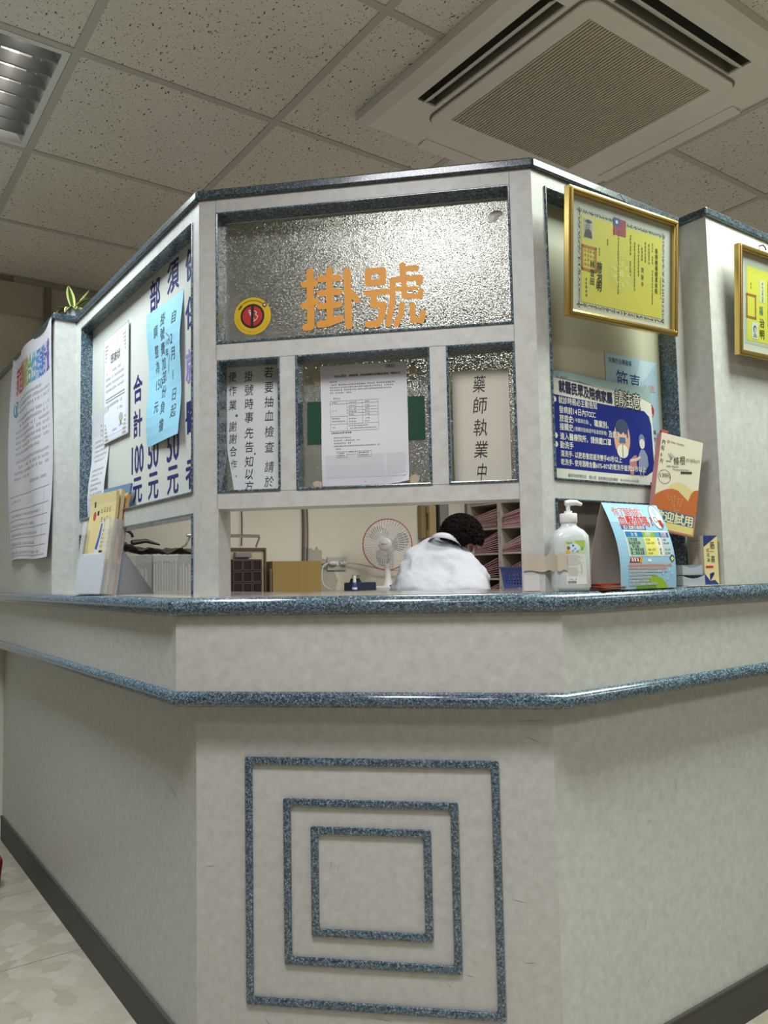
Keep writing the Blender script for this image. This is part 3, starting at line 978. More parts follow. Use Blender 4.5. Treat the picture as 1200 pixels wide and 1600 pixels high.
for k in range(30):
    a = math.radians(185 + k * 5.2); s.marks(.047 + .041 * math.cos(a), .047 + .041 * math.sin(a), .0026, .0024, BK if k < 16 else flat('#c8501c', .5), 2, rot=a + math.pi / 2, gap=0)
s.ell(.078, .073, .0055, .0055, flat('#3a2320', .5), 3); s.ell(.078, .073, .003, .003, flat('#cfc8c4', .5), 4)
o = s.build('no_smoking_sticker'); put(o, 'F', .0695, -.0715, 1.738)
own(o, 'round yellow no-smoking sticker low at the left end of the wide pane', 'sticker')

# old tape blob on the wide pane
mb = MB(); random.seed(3)
pts = [(.0, .004), (.006, .014), (.016, .020), (.030, .018), (.036, .010), (.028, .003), (.020, -.006), (.010, -.010), (.003, -.006)]
vs = [(x, -.0015 - .001 * random.random(), y) for x, y in pts] + [(.017, -.005, .005)]
mb.add(vs, [(i, (i + 1) % 9, 9) for i in range(9)], flat('#cfc9c2', .35)); o = mb.build('tape_remnant'); put(o, 'F', .694, -.072, 1.975)
own(o, 'crumpled pale tape remnant at the upper right of the wide pane', 'tape')

INK = flat('#1f1f22', .6)
PAPER = flat('#d6d7d8', .7)
# handwritten notice, left small window
def curl_l(w, h):
    def f(x, y, hh):
        return (x, -hh - .004 * math.sin(x / w * 3.1) - .006 * max(0, 1 - y / (h * .35)) ** 2, y)
    return f
s = Sheet(.150, .318, flat('#ccd2cf', .7, vary=.03), 6, 10)
s.outline = None
ph = .0345
for ch, y in zip('若要抽血檢查請於', (.303, .267, .231, .197, .158, .121, .073, .037)):
    s.char(ch, .109, y - .0155, .0235, .029, INK, 2, -.012, random.uniform(-.05, .05), .1)
s.line([(.130, .084), (.1315, .082)], .0018, INK, 2)
for ch, y in zip('掛號時事先告知以方', (.291, .257, .223, .190, .152, .118, .082, .052, .022)):
    s.char(ch, .059, y - .010, .0235, .029, INK, 2, -.012, random.uniform(-.05, .05), .1)
s.ring(.073, .0905, .0010, .0025, INK, 2)
for ch, y in zip('便作業謝謝合作', (.288, .254, .219, .166, .136, .105, .073)):
    s.char(ch, .017, y - .006, .0215, .027, INK, 2, -.012, random.uniform(-.05, .05), .1)
s.ring(.027, .186, .0014, .0032, INK, 2); s.ell(.026, .038, .0014, .0018, INK, 2)
# the lower left corner of the sheet runs in
mbw = curl_l(.150, .318)
def cut(x, y, hh):
    k = max(0.0, (.11 - y) / .11)
    if x < .02: x = x + .022 * k * (1 - x / .02)
    return mbw(x, y, hh)
o = s.build('handwritten_notice', warp=cut); put(o, 'F', .0505, -.066, 1.3525)
own(o, 'white sheet with three handwritten columns filling the left small window', 'notice')

# green cloth strip and printed sheet, middle small window
mb = MB(); mb.box(0, .283, -.001, 0, 0, .103, flat('#0a4029', .75)); o = mb.build('green_strip'); put(o, 'F', .2515, -.0708, 1.460, tilt=0)
own(o, 'dark green strip across the middle small window behind the printed sheet', 'strip')
for (nm, lab, u, z, w_, h_) in (('tape_remnant', 'yellowed tape scrap above left of the printed sheet in the middle window', .262, 1.60, .03, .045), ('tape_remnant', 'yellowed tape scrap above right of the printed sheet in the middle window', .497, 1.612, .022, .03),
                          ('tape_remnant', 'yellowed tape scrap below left of the printed sheet in the middle window', .262, 1.353, .026, .022), ('tape_remnant', 'yellowed tape scrap below right of the printed sheet in the middle window', .493, 1.355, .026, .026)):
    mb = MB(); random.seed(int(u * 1000)); n = 9
    pts = [(w_ / 2 + w_ / 2 * (0.75 + .3 * random.random()) * math.cos(2 * math.pi * k / n), h_ / 2 + h_ / 2 * (0.7 + .35 * random.random()) * math.sin(2 * math.pi * k / n)) for k in range(n)]
    mb.keep = True
    mb.add([(x, -.0006, y) for x, y in pts], [tuple(range(n))], flat('#b9a98a', .6, vary=.15)); o = mb.build(nm); put(o, 'F', u, -.0712, z); own(o, lab, 'tape')
s = Sheet(.208, .288, flat('#d3d2d8', .65), 8, 12)
s.cjk('病人資料', .035, .262, .0072, INK, 2, .01, res=1); s.cjk('(病歷摘要、診斷證明書及各種檢查報告)申請方法', .064, .262, .0056, INK, 2, .01, res=1)
s.frame(.158, .276, .024, .007, .0006, INK); s.marks(.1605, .277, .02, .0048, INK, 2, gap=0, dens=1.4)
G2 = flat('#5a5a60', .6)
s.marks(.022, .247, .018, .0045, G2)
for k in range(4): s.marks(.026 if k == 0 else .022, .2395 - .0062 * k, .155 if k < 3 else .055, .0044, G2)
s.marks(.030, .207, .02, .0045, G2)
X0, X1, X2, X3 = .022, .063, .100, .138
for y in (.203, .196, .187, .180, .173, .166, .147, .130):
    s.line([(X0 if y in (.203, .196, .166, .147, .130) else X1, y), (X3, y)], .0005, G2, 2, caps=False)
for x in (X0, X1, X3): s.line([(x, .203), (x, .130)], .0005, G2, 2, caps=False)
s.line([(X2, .203), (X2, .147)], .0005, G2, 2, caps=False)
for k, y in enumerate((.1975, .189, .182, .175, .168, .158, .151)):
    s.marks(X1 + .004, y - .0005, .022, .0038, G2); s.marks(X2 + .006, y - .0005, .014, .0038, G2)
for y, w in ((.1975, .014), (.178, .012), (.159, .022), (.152, .034), (.137, .010)): s.marks(X0 + .004, y, w, .004, G2)
s.marks(X1 + .003, .1405, .05, .004, G2); s.marks(X1 + .003, .134, .068, .004, G2)
s.marks(.024, .1235, .05, .0045, INK, 2, dens=1.5)
for k, w in enumerate((.045, .065, .045, .11, .018)): s.marks(.030, .112 - .0068 * k, w, .0042, G2)
s.frame(.036, .066, .026, .0145, .0005, G2); s.frame(.086, .066, .034, .0145, .0005, G2); s.line([(.062, .0735), (.084, .0735)], .0005, G2, 2)
for y in (.0745, .0685): s.marks(.039, y, .02, .0042, INK); s.marks(.089, y, .028, .0042, INK)
s.marks(.065, .0775, .02, .004, INK); s.marks(.102, .007, .004, .004, INK)
for (x, w) in ((.01, .05), (.06, .09), (.155, .045)): s.rect(x, .018, w, .055, flat('#cdccd1', .3), 1)
def warp2(x, y, h):
    c = max(0, (x - .17) / .038) * max(0, (.03 - y) / .03)
    return (x + .002 * (1 - y / .288), -h - .003 * math.sin(y * 25) - .012 * c, y + .006 * c)
o = s.build('printed_notice', warp=warp2); put(o, 'F', .286, -.066, 1.3585)
own(o, 'white printed sheet with a table taped in the middle small window', 'notice')

# handwritten card inside the right small window
s = Sheet(.130, .264, flat('#c9c3b4', .75, vary=.05))
for ch, y, w in zip('藥師執業中', (.231, .181, .129, .078, .026), (.026, .03, .03, .029, .022)):
    s.char(ch, .063, y, w * 1.15, .043, INK, 2, -.014, random.uniform(-.04, .04), .1)
o = s.build('handwritten_card'); put(o, 'F', .600, -.0705, 1.3525)
own(o, 'beige card with five large handwritten characters in the right small window', 'notice')

# ================================================================== LEFT PANEL NOTICES
BLUE = flat('#8fc6dc', .65, vary=.04)
s = Sheet(.252, .384, BLUE, 10, 14)
PEN = flat('#47565e', .6)
for ch, y in zip('自2月1日起', (.325, .268, .225, .170, .115, .070)):
    s.char(ch, .200 if ch != '起' else .203, y, .040, .038, PEN, 2, -.016, random.uniform(-.04, .04), .08)
for ch, y in zip('112年', (.265, .2651, .238)): pass
s.char('年', .152, .238, .026, .024, PEN, 2, -.016); s.text('112', .143, .258, .020, PEN, 2, -.012)
s.line([(.148, .292), (.172, .278), (.176, .262)], .0022, PEN, 2); s.line([(.172, .228), (.160, .205), (.154, .182)], .0022, PEN, 2)
for ch, y in zip('掛號費加部份負擔', (.340, .298, .256, .216, .178, .138, .094, .045)):
    s.char(ch, .120, y, .036, .038, PEN, 2, -.018, random.uniform(-.05, .05), .06)
for ch, y in zip('調整為', (.318, .262, .218)):
    s.char(ch, .066, y, .034, .038, PEN, 2, -.018, random.uniform(-.05, .05), .06)
s.text('150', .048, .152, .042, PEN, 2, -.012, sx=.9); s.char('元', .068, .104, .036, .036, PEN, 2, -.016)
def wb_(x, y, h):
    return (x, -h - .004 * math.sin(y * 22 + x * 9) - .009 * (x / .252) * (1 - y / .384) - (.004 if x < .01 else 0), y)
o = s.build('blue_note', warp=wb_); put(o, 'L', -.441, -.0405, 1.520, tilt=0)
own(o, 'light blue handwritten sheet taped over the fee lettering', 'notice')

s = Sheet(.255, .35, flat('#d5dadf', .35), 2, 2, thick=.0012)
s.frame(0, 0, .255, .35, .0045, flat('#b9c0c4', .3), 2); s.rect(.016, .02, .222, .305, flat('#d9dde6', .5), 1)
GR = flat('#8d8a80', .6)
for (x, y, dx, dy) in ((.02, .285, 1, -1), (.232, .285, -1, -1), (.232, .045, -1, 1), (.02, .045, 1, 1)):
    for k in range(5):
        s.line([(x, y + dy * -.034 + dy * k * .012), (x + dx * (.034 - k * .006), y + dy * -.034 + dy * k * .012)], .006, flat('#a9a594', .6), 3, caps=False)
s.cjk('感謝狀', .077, .268, .034, flat('#55534f', .6), 3, .01)
s.marks(.035, .222, .03, .011, GR, 3); s.marks(.095, .222, .09, .011, GR, 3)
for k in range(3): s.marks(.028, .202 - .019 * k, .19, .011, GR, 3)
for k in range(2): s.line([(.03, .142 - .009 * k), (.222, .142 - .009 * k)], .003, GR, 3, caps=False)
s.marks(.03, .112, .17, .012, GR, 3); s.marks(.15, .09, .05, .010, GR, 3)
s.ell(.185, .062, .02, .014, flat('#a3ab9d', .6), 3); s.ell(.185, .046, .007, .006, flat('#a8784a', .6), 4); s.marks(.165, .034, .04, .008, flat('#6f78b0', .6), 3); s.marks(.09, .028, .06, .009, flat('#8d97b8', .6), 3)
o = s.build('appreciation_certificate'); put(o, 'L', -.872, -.0385, 1.590)
own(o, 'white appreciation certificate in a clear sleeve at the left of the fee board', 'certificate')
s = Sheet(.188, .40, flat('#cfd0d3', .65), 6, 10)
for k in range(17):
    yy = .345 - .016 * k
    if k == 8: continue
    s.marks(.03 + (.06 if k < 3 else 0), yy, random.choice((.09, .12, .14)) - (.05 if k < 3 else 0), .0085, flat('#8a8b90', .6), 2)
s.ell(.10, .055, .028, .018, flat('#a9abb0', .6), 2); s.ell(.10, .055, .02, .012, flat('#cfd0d3', .65), 3)
def ws_(x, y, h): return (x - .010 * math.sin(y * 12), -h - .007 * math.sin(y * 16) - .003, y)
o = s.build('printed_slip', warp=ws_); put(o, 'L', -1.012, -.040, 1.310)
own(o, 'long curled white printed slip overlapping the lower left of the appreciation certificate', 'notice')

# tall rainbow notice on the far left wall section
W_, H_ = .665, .835
s = Sheet(W_, H_, flat('#cfcdd4', .65, vary=.02), 16, 20)
rb = ['#b0343e', '#b85252', '#c07a52', '#bba45a', '#a9ad5c', '#6ea06a', '#5f9fb8', '#4f8cc0', '#4b6fb2', '#5a5aa4', '#6a579c']
for i, ch in enumerate('家庭醫師整合性照護計畫'):
    s.char(ch, .088 + i * .0505, .725, .056, .125, flat(rb[i], .6), 2, .02)
s.ring(.075, .612, .024, .034, flat('#4f93a6', .6), 2); s.rect(.065, .59, .02, .04, flat('#4f93a6', .6), 2)
TX = flat('#8f8d94', .6)
yy = .63
for k in range(14):
    if k in (3, 10): yy -= .012
    x = .12 if k in (0, 1, 2, 4, 11) else .075
    s.marks(x, yy, .62 - x - (.12 if k in (0, 9) else 0) - (.3 if k == 13 else 0), .0145, TX, 2, gap=.25); yy -= .0225
s.marks(.32, .285, .28, .0135, TX, 2)
for k, y in enumerate((.262, .205, .165, .128, .092, .058, .024)):
    s.line([(.02, y - .01), (.63, y - .01)], .0016, TX, 2, caps=False)
    if k < 6: s.marks(.05, y - .038, random.choice((.45, .5, .4)) if k else .12, .0125, TX, 2, gap=.2)
s.line([(.575, .252), (.575, .02)], .0014, TX, 2, caps=False)
def wt(x, y, h):
    f = 1 - y / H_
    return (x + .012 * math.sin(y * 7), -h - .004 - .006 * math.sin(x * 14 + y * 5) - .012 * math.exp(-(x / .06)) * abs(math.sin(y * 3)) - .01 * (f ** 3) * (x / W_), y + .004 * math.sin(x * 9))
o = s.build('tall_notice', warp=wt); put(o, 'L', -1.765, .0655, 1.232)
own(o, 'tall curled white notice with a rainbow-coloured title at far left', 'notice')

# ================================================================== GOLD-FRAMED CERTIFICATES
YEL = flat('#c8bd50', .6, vary=.03)
def cert_frame(face, u, off, z, lean, tilt, label, kind, w=.405, h=.288):
    root = empty('framed_certificate')
    put(root, face, u, off, z, lean=lean, tilt=tilt)
    tag(root, label, 'certificate', None)
    mb = MB(); b = .0145
    vs, fs = lattice((0, w, 0, h), [(b, w - b, b, h - b)], lambda x, y, d: (x, d, y), -.010, .006)
    mb.add(vs, fs, M_GOLD)
    vs, fs = lattice((.004, w - .004, .004, h - .004), [(.011, w - .011, .011, h - .011)], lambda x, y, d: (x, d, y), -.0135, -.010)
    mb.add(vs, fs, M_GOLD)
    tag(mb.build('frame', root, bevel=.0022), 'gold-coloured moulding')
    s = Sheet(w - 2 * b, h - 2 * b, flat('#c3c4c0', .6))
    iw, ih = w - 2 * b, h - 2 * b
    m0, m1 = .022, .014
    random.seed(11)
    if kind == 1:
        x0, x1, y0, y1 = .026, iw - .026, .012, ih - .024
        s.rect(x0, y0, x1 - x0, y1 - y0, flat('#b9b8a8', .6), 1)
        bt = .0125
        DKI = flat('#2c2c2a', .6)
        for side in range(4):
            n = 62 if side % 2 == 0 else 40
            for k in range(n):
                t = (k + random.random()) / n
                if side == 0: c = (x0 + t * (x1 - x0), y0 + bt / 2)
                elif side == 2: c = (x0 + t * (x1 - x0), y1 - bt / 2)
                elif side == 1: c = (x0 + bt / 2, y0 + t * (y1 - y0))
                else: c = (x1 - bt / 2, y0 + t * (y1 - y0))
                a = random.random() * 6.28; r_ = .0042
                s.line([(c[0] - r_ * math.cos(a), c[1] - r_ * math.sin(a)), (c[0] + r_ * .3 * math.sin(a), c[1] + r_ * .4 * math.cos(a)), (c[0] + r_ * math.cos(a), c[1] + r_ * math.sin(a))], .0017, DKI, 2, caps=False)
        s.rect(x0 + bt, y0 + bt, x1 - x0 - 2 * bt, y1 - y0 - 2 * bt, YEL, 3)
        xl, xr, yb, yt = x0 + bt, x1 - bt, y0 + bt, y1 - bt
        s.rect(xl + .006, yt - .052, .034, .046, flat('#c8c8c2', .6), 4); s.rect(xl + .008, yt - .050, .030, .042, flat('#a2a39c', .6), 5)
        s.poly([(xl + .009, yt - .050), (xl + .037, yt - .050), (xl + .033, yt - .034), (xl + .024, yt - .030), (xl + .013, yt - .034)], flat('#33383c', .6), 6)
        s.ell(xl + .0235, yt - .023, .0062, .008, flat('#83827a', .6), 6); s.poly([(xl + .011, yt - .014), (xl + .024, yt - .009), (xl + .036, yt - .014), (xl + .024, yt - .018)], flat('#2c3032', .6), 7)
        fx = xl + .112
        s.rect(fx, yt - .024, .046, .038, flat('#94384a', .6), 5); s.rect(fx, yt - .004, .023, .019, flat('#3f4f8c', .6), 6); s.ell(fx + .0115, yt + .0055, .0045, .0045, flat('#cfd3dc', .6), 7, n=12)
        RD = flat('#ad6b34', .6)
        s.frame(xl + .001, yb + .072, .052, .058, .006, RD, 5)
        for i in range(4):
            for k in range(4): s.marks(xl + .010 + i * .0095, yb + .082 + k * .0105, .009, .009, flat('#b0853a', .6), 5, gap=0)
        cx, cy = xl + .142, yb + .085
        WM = flat('#cdc87c', .6)
        for rr in (.042, .036): s.ring(cx, cy, rr, rr + .0016, WM, 4)
        for k in range(9): s.ell(cx + .026 * math.cos(k * .7), cy + .026 * math.sin(k * .7), .007, .0045, WM, 4, n=12, rot=k * .7)
        s.ell(cx, cy, .009, .009, WM, 4)
        D = flat('#4b4a2c', .6); D2 = flat('#23261e', .6)
        s.col('醫療機構開業執照', xl + .277, yt - .028, .0140, D2, 5, .012, sx=.8, res=1)
        for (x, top, ln, sz) in ((.258, -.018, .055, .0075), (.258, -.082, .09, .0078), (.243, -.022, .055, .0085), (.229, -.020, .055, .0085), (.216, -.035, .04, .0085), (.203, -.030, .085, .0078), (.188, -.028, .12, .0078), (.172, -.012, .058, .0085), (.172, -.075, .04, .0075), (.127, -.013, .155, .0075), (.110, -.012, .02, .008), (.088, -.04, .02, .008), (.291, -.095, .06, .0055), (.06, -.065, .03, .0065), (.012, -.02, .03, .007), (.013, -.14, .05, .009)):
            s.marks(xl + x, yt + top, ln, sz, D, 5, vertical=True)
        s.col('陳朝中', xl + .222, yt - .082, .0145, D, 5, 0, sx=.7, pitch=.017, res=1)
        s.col('施治明', xl + .062, yt - .098, .025, D2, 6, .014, sx=.8, pitch=.0225, jitter=.05)
        s.col('林豐田', xl + .038, yt - .098, .0185, D2, 6, .012, sx=.85, pitch=.0195, res=1)
    else:
        s.rect(.030, .022, iw - .06, ih - .045, flat('#b3b8a4', .6), 1)
        s.rect(.040, .032, iw - .08, ih - .065, flat('#cfcb4c', .6), 2)
        RD = flat('#a4653a', .6)
        s.frame(.036, .090, .048, .065, .006, RD, 4)
        for i in range(4):
            for k in range(5): s.marks(.044 + i * .009, .100 + k * .0095, .008, .0085, flat('#a88436', .6), 4, gap=0)
        s.rect(.062, .038, .030, .044, flat('#cfd2d4', .6), 4); s.ell(.077, .064, .008, .010, flat('#4c4f52', .6), 5); s.ell(.078, .0615, .0055, .0075, flat('#b9b4ac', .6), 6); s.poly([(.067, .042), (.088, .042), (.083, .052), (.072, .052)], flat('#8c8f90', .6), 5)
        s.marks(.055, .185, .03, .008, flat('#5b5a30', .6), 4, vertical=True)
        s.rect(.10, .14, .03, .06, flat('#c8cba0', .6), 3); s.marks(.112, .195, .06, .009, flat('#5b5a30', .6), 4, vertical=True)
        s.char('福', .108, .118, .02, .026, flat('#5c8a78', .6), 5, .012)
        s.col('治明', .112, .100, .026, flat('#23261e', .6), 5, .01, pitch=.03)
        for i in range(9): s.marks(.14 + i * .021, .205, .13, .009, flat('#4b4a2c', .6), 4, vertical=True)
    c = s.build('certificate_sheet', root); c.location = (b, .002, b)
    tag(c, 'yellow certificate on a white mount')
    mb = MB(); mb.box(b - .002, w - b + .002, -.0052, -.0036, b - .002, h - b + .002, M_PANE)
    tag(mb.build('glass', root), 'clear picture glass')
    mb = MB(); mb.tube([(w * .40, .004, h), (w * .47, .004, h + .024), (w * .56, .004, h)], .0008, M_BLACK, 6); mb.build('hanging_wire', root)
    return root
cert_frame('R', .054, .032, 1.714, math.radians(5.0), math.radians(-2.2), 'gold-framed yellow licence with a portrait photo and a flag on the right partition', 1)
cert_frame('R', .634, .094, 1.696, math.radians(4.0), math.radians(-1.8), 'gold-framed yellow certificate cut off by the right edge of the photo', 2)
for (u, z, offv, lab) in ((.235, 2.032, -.004, 'small black hook above the larger gold frame'), (.822, 2.028, .074, 'small black hook above the cropped gold frame')):
    mb = MB(); mb.tube([(0, .006, .010), (0, -.008, .008), (.002, -.012, .0), (.005, -.012, -.006), (.009, -.010, -.003)], .0018, M_BLACK, 8)
    o = mb.build('wall_hook', smooth=True); put(o, 'R', u, offv, z); own(o, lab, 'hook')

# ================================================================== RIGHT PANEL POSTERS
WT = flat('#cfcdc0', .45); NV = flat('#1c2a78', .3, coat=.3); CR = flat('#d8d6c8', .5); GY = flat('#5a5c5c', .5)
s = Sheet(.21, .30, flat('#9fb9c8', .4, vary=.05), 2, 2)
s.cjk('快樂的治專酸痛', .012, .283, .0155, flat('#2f4258', .5), 2, 0, sx=.85, res=1)
BL = flat('#1f3f7c', .5)
s.char('筋', .063, .235, .05, .055, BL, 2, .0); s.char('喜', .115, .232, .048, .055, BL, 2, .0)
s.poly([(.0, .0), (.21, .0), (.21, .09), (.12, .05), (.0, .06)], flat('#7fa6ba', .4), 1); s.poly([(.10, .2), (.21, .298), (.14, .298)], flat('#b3c6cf', .4), 1)
s.cjk('外用液', .150, .226, .020, flat('#b04a52', .5), 2, .03, rot=.05, sx=.8); s.cjk('外用液', .150, .226, .020, flat('#d8c8c8', .5), 3, .0, rot=.05, sx=.8)
s.ell(.172, .168, .016, .019, flat('#a33038', .5), 2); s.char('瓶', .168, .168, .026, .03, flat('#d8d4d0', .5), 3, .01)
s.cjk('．痠痛', .155, .113, .0125, flat('#3b4a5c', .5), 2); s.cjk('蟲咬傷', .165, .094, .0125, flat('#3b4a5c', .5), 2)
s.poly([(.15, .0), (.21, .0), (.21, .06), (.15, .02)], flat('#c0a4b4', .4), 3)
s.col('筋喜', .172, .05, .022, flat('#23315c', .5), 4, .0)
o = s.build('blue_product_poster'); put(o, 'R', .296, -.0535, 1.388, tilt=math.radians(-.6))
own(o, 'pale blue product poster partly hidden behind the navy hygiene poster', 'poster')

W_, H_ = .412, .258
s = Sheet(W_, H_, WT, 20, 6)
s.poly([(0, H_), (0, H_ - .016), (.12, H_ - .014), (.26, H_ - .022), (.36, H_ - .026), (W_, H_ - .04), (W_, H_)], flat('#8fa6a4', .4), 1)
s.poly([(.02, H_ - .0165), (.14, H_ - .0155), (.30, H_ - .028), (.20, H_ - .021)], flat('#6f8494', .4), 2)
s.marks(.058, H_ - .018, .042, .0065, GY, 3)
s.poly([(0, .028), (W_ - .034, .028), (W_ - .012, .040), (W_ - .006, .060), (W_ - .006, .160), (W_ - .012, .182), (W_ - .03, .195), (.1, .199), (0, .202)], NV, 1)
NVT = flat('#22264a', .5)
for i, ch in enumerate('就醫民眾及陪病家屬'):
    s.char(ch, .075 + i * .0222, .222 - i * .0008, .0225, .031, NVT, 3, .035)
for i, ch in enumerate('請注意'):
    s.char(ch, .288 + i * .0325, .219 - i * .0015, .034, .044, flat('#15171f', .5), 3, .095); s.char(ch, .288 + i * .0325, .219 - i * .0015, .034, .044, CR, 4, 0)
for y in (.189, .104, .0835): s.ell(.048, y, .0068, .0068, CR, 3)
LY = (.189, .1665, .146, .1265, .104, .0835, .063, .0435)
s.mix('就診時務必主動告知', .061, LY[0], .0182, CR, 3, .016, pitch=.0158)
s.mix('發病前14日內TOCC', .062, LY[1], .0182, CR, 3, .016, pitch=.0158)
s.mix('旅遊史', .062, LY[2], .0185, CR, 3, .016, pitch=.0158); s.mix('(中國湖北省)', .111, LY[2], .0115, CR, 3, .0, pitch=.0098); s.mix('、職業別、', .172, LY[2], .0185, CR, 3, .016, pitch=.0165)
s.mix('接觸史', .062, LY[3], .0185, CR, 3, .016, pitch=.0158); s.mix('(接觸到發燒或呼吸道症狀者)', .111, LY[3] - .001, .0115, CR, 3, .0, pitch=.0098); s.mix('及群聚史', .242, LY[3] - .002, .0185, CR, 3, .014, pitch=.0160)
s.mix('進入醫療院所，請佩戴口罩', .062, LY[4], .0182, CR, 3, .016, pitch=.0158)
s.mix('勤洗手', .061, LY[5], .0182, CR, 3, .016, pitch=.0158)
s.mix('濕洗手-以肥皂徹底搓洗雙手40秒以上', .062, LY[6], .0160, CR, 3, .014, pitch=.0136)
s.mix('乾洗手-使用酒精含量60%~80%的乾洗手搓洗20秒以上', .062, LY[7], .0160, CR, 3, .014, pitch=.0133)
s.cjk('臺南市政府衛生局', .085, .0135, .0092, GY, 3, 0, sx=.9); s.cjk('關心您', .162, .0135, .0092, GY, 3); s.cjk('疫情通報及諮詢專線', .196, .013, .0092, GY, 3, 0, sx=.9); s.marks(.279, .0095, .075, .007, GY, 3)
s.rect(W_ - .024, .004, .008, .008, GY, 3)
# the two figures printed on the poster
SK = flat('#c79a86', .5); 
s.ell(.293, .118, .030, .046, SK, 2); s.ell(.293, .146, .024, .020, flat('#3a4460', .5), 3); s.rect(.271, .120, .044, .022, flat('#3a4460', .5), 3)
s.ell(.293, .122, .017, .017, flat('#d4ac98', .5), 4); s.poly([(.271, .146), (.315, .146), (.311, .132), (.304, .127), (.298, .134), (.289, .127), (.281, .131)], flat('#3a4460', .5), 5)
s.rect(.282, .107, .022, .013, flat('#3a6a94', .5), 6); s.ell(.293, .085, .021, .017, flat('#d6d2bf', .5), 4); s.line([(.293, .102), (.293, .07)], .002, flat('#39406a', .5), 5)
SL = flat('#7f8aa0', .5)
s.ell(.367, .118, .011, .016, flat('#6c7890', .5), 2); s.ell(.367, .109, .0095, .013, flat('#cfc4bc', .5), 3)
s.poly([(.350, .04), (.354, .082), (.362, .094), (.374, .094), (.384, .080), (.386, .055), (.374, .04)], SL, 2)
s.line([(.358, .04), (.356, .027)], .004, SL, 2); s.line([(.368, .04), (.366, .026)], .004, SL, 2)
s.poly([(.318, .028), (.316, .062), (.336, .078), (.346, .078), (.344, .05), (.334, .046), (.332, .028)], flat('#a87478', .5), 3); s.line([(.322, .064), (.346, .068), (.356, .074)], .007, flat('#cfb6ac', .5), 4)
def wp(x, y, h):
    c = max(0, (x - .33) / .082)
    return (x, -h - .002 - .010 * c * c * (1 - y / .258) - .002 * math.sin(x * 20), y)
o = s.build('hygiene_poster', warp=wp); put(o, 'R', .0465, -.0500, 1.3565)
own(o, 'navy and white hygiene poster with cartoon figures on the right partition', 'poster')

# ================================================================== THINGS ON THE RIGHT LEDGE
ZC = 1.1042
# sanitizer bottle
bt = empty('sanitizer_bottle')
put(bt, 'R', .036, .034, ZC, turn=math.radians(-33))
tag(bt, 'clear pump bottle of hand sanitizer with a green label, taped to the corner post', 'bottle')
def sq_loft(mb, secs, mat, n=40, p=4.0):
    vs, fs = [], []
    for (z, a, b, pw) in secs:
        for k in range(n):
            t = 2 * math.pi * k / n
            ct, st = math.cos(t), math.sin(t)
            vs.append((a * math.copysign(abs(ct) ** (2 / pw), ct), b * math.copysign(abs(st) ** (2 / pw), st), z))
    for i in range(len(secs) - 1):
        for k in range(n):
            fs.append((i * n + k, i * n + (k + 1) % n, (i + 1) * n + (k + 1) % n, (i + 1) * n + k))
    fs.append(tuple(reversed(range(n)))); fs.append(tuple(range((len(secs) - 1) * n, len(secs) * n)))
    mb.add(vs, fs, mat)
M_PET = flat('#d3dad9', .22, alpha=.80, spec=.6)
mb = MB(); sq_loft(mb, [(0, .031, .024, 3), (.002, .036, .028, 4), (.010, .0385, .030, 5), (.100, .0385, .030, 5), (.118, .0380, .0295, 4.5), (.130, .030, .025, 3.2), (.137, .020, .019, 2.4), (.141, .0165, .0165, 2), (.150, .0165, .0165, 2)], M_PET)
mb.build('body', bt, smooth=True, autosm=60)
mb = MB(); mb.lathe([(.0, .1465), (.0175, .1465), (.0185, .148), (.0185, .1655), (.0175, .167), (.009, .167), (.0085, .170), (.0085, .1725), (.0, .1725)], M_WHITE, 32)
mb.build('cap', bt, smooth=True, autosm=50)
mb = MB(); mb.lathe([(.0, .170), (.0045, .170), (.0045, .1875), (.0, .1875)], M_WHITE, 20)
mb.tube([(-.006, 0, .1890), (.004, 0, .1905), (.018, .0, .1905), (.030, .0, .1860)], [.0065, .0068, .0058, .0034], M_WHITE, 14)
mb.build('pump_head', bt, smooth=True, autosm=50)
s = Sheet(.044, .0935, flat('#d0d0c8', .5), 6, 1)
s.rect(0, .066, .042, .0275, flat('#b7cfa0', .5), 1); s.poly([(.02, .0935), (.042, .0935), (.042, .078), (.034, .080), (.026, .088)], flat('#9fbf50', .5), 2)
s.ell(.019, .078, .012, .009, flat('#cddde0', .5), 2); s.ell(.007, .078, .0035, .0035, flat('#7a4a6c', .5), 3); s.ell(.017, .083, .0025, .0025, flat('#4f78b4', .5), 3); s.ell(.005, .070, .0042, .0036, flat('#d8a436', .5), 3)
for (x, y) in ((.016, .072), (.021, .076), (.026, .071)): s.ell(x, y, .0028, .002, flat('#7f9cc8', .5), 3, rot=.6)
s.marks(.003, .0865, .014, .0042, flat('#4a7c44', .5), 3, gap=0); s.rect(.034, .073, .004, .006, flat('#6f9a4c', .5), 3)
for k in range(17):
    if k in (9,): continue
    s.marks(.003, .0615 - .00265 * k, random.choice((.036, .03, .024)) * (0.7 if k > 9 else 1), .0019, flat('#77756e', .5), 2)
for k in range(8): s.marks(.031, .040 - .0026 * k, .006, .0022, flat('#6c6a66', .5), 2)
s.rect(.001, .001, .042, .0155, flat('#d8d8d4', .5), 1)
x = .003
for k in range(17):
    w = random.choice((.0006, .001, .0004)); s.rect(x, .003, w, .0055, INK, 2); x += w + random.choice((.0006, .0004))
s.marks(.005, .0105, .018, .0035, flat('#77756e', .5), 2)
def wl_(x, y, h):
    return (x, -h - .0302 , y)
o = s.build('label', bt, warp=lambda x, y, h: (x - .018, -h - .0303, y + .014)); tag(o, 'green and white printed label')
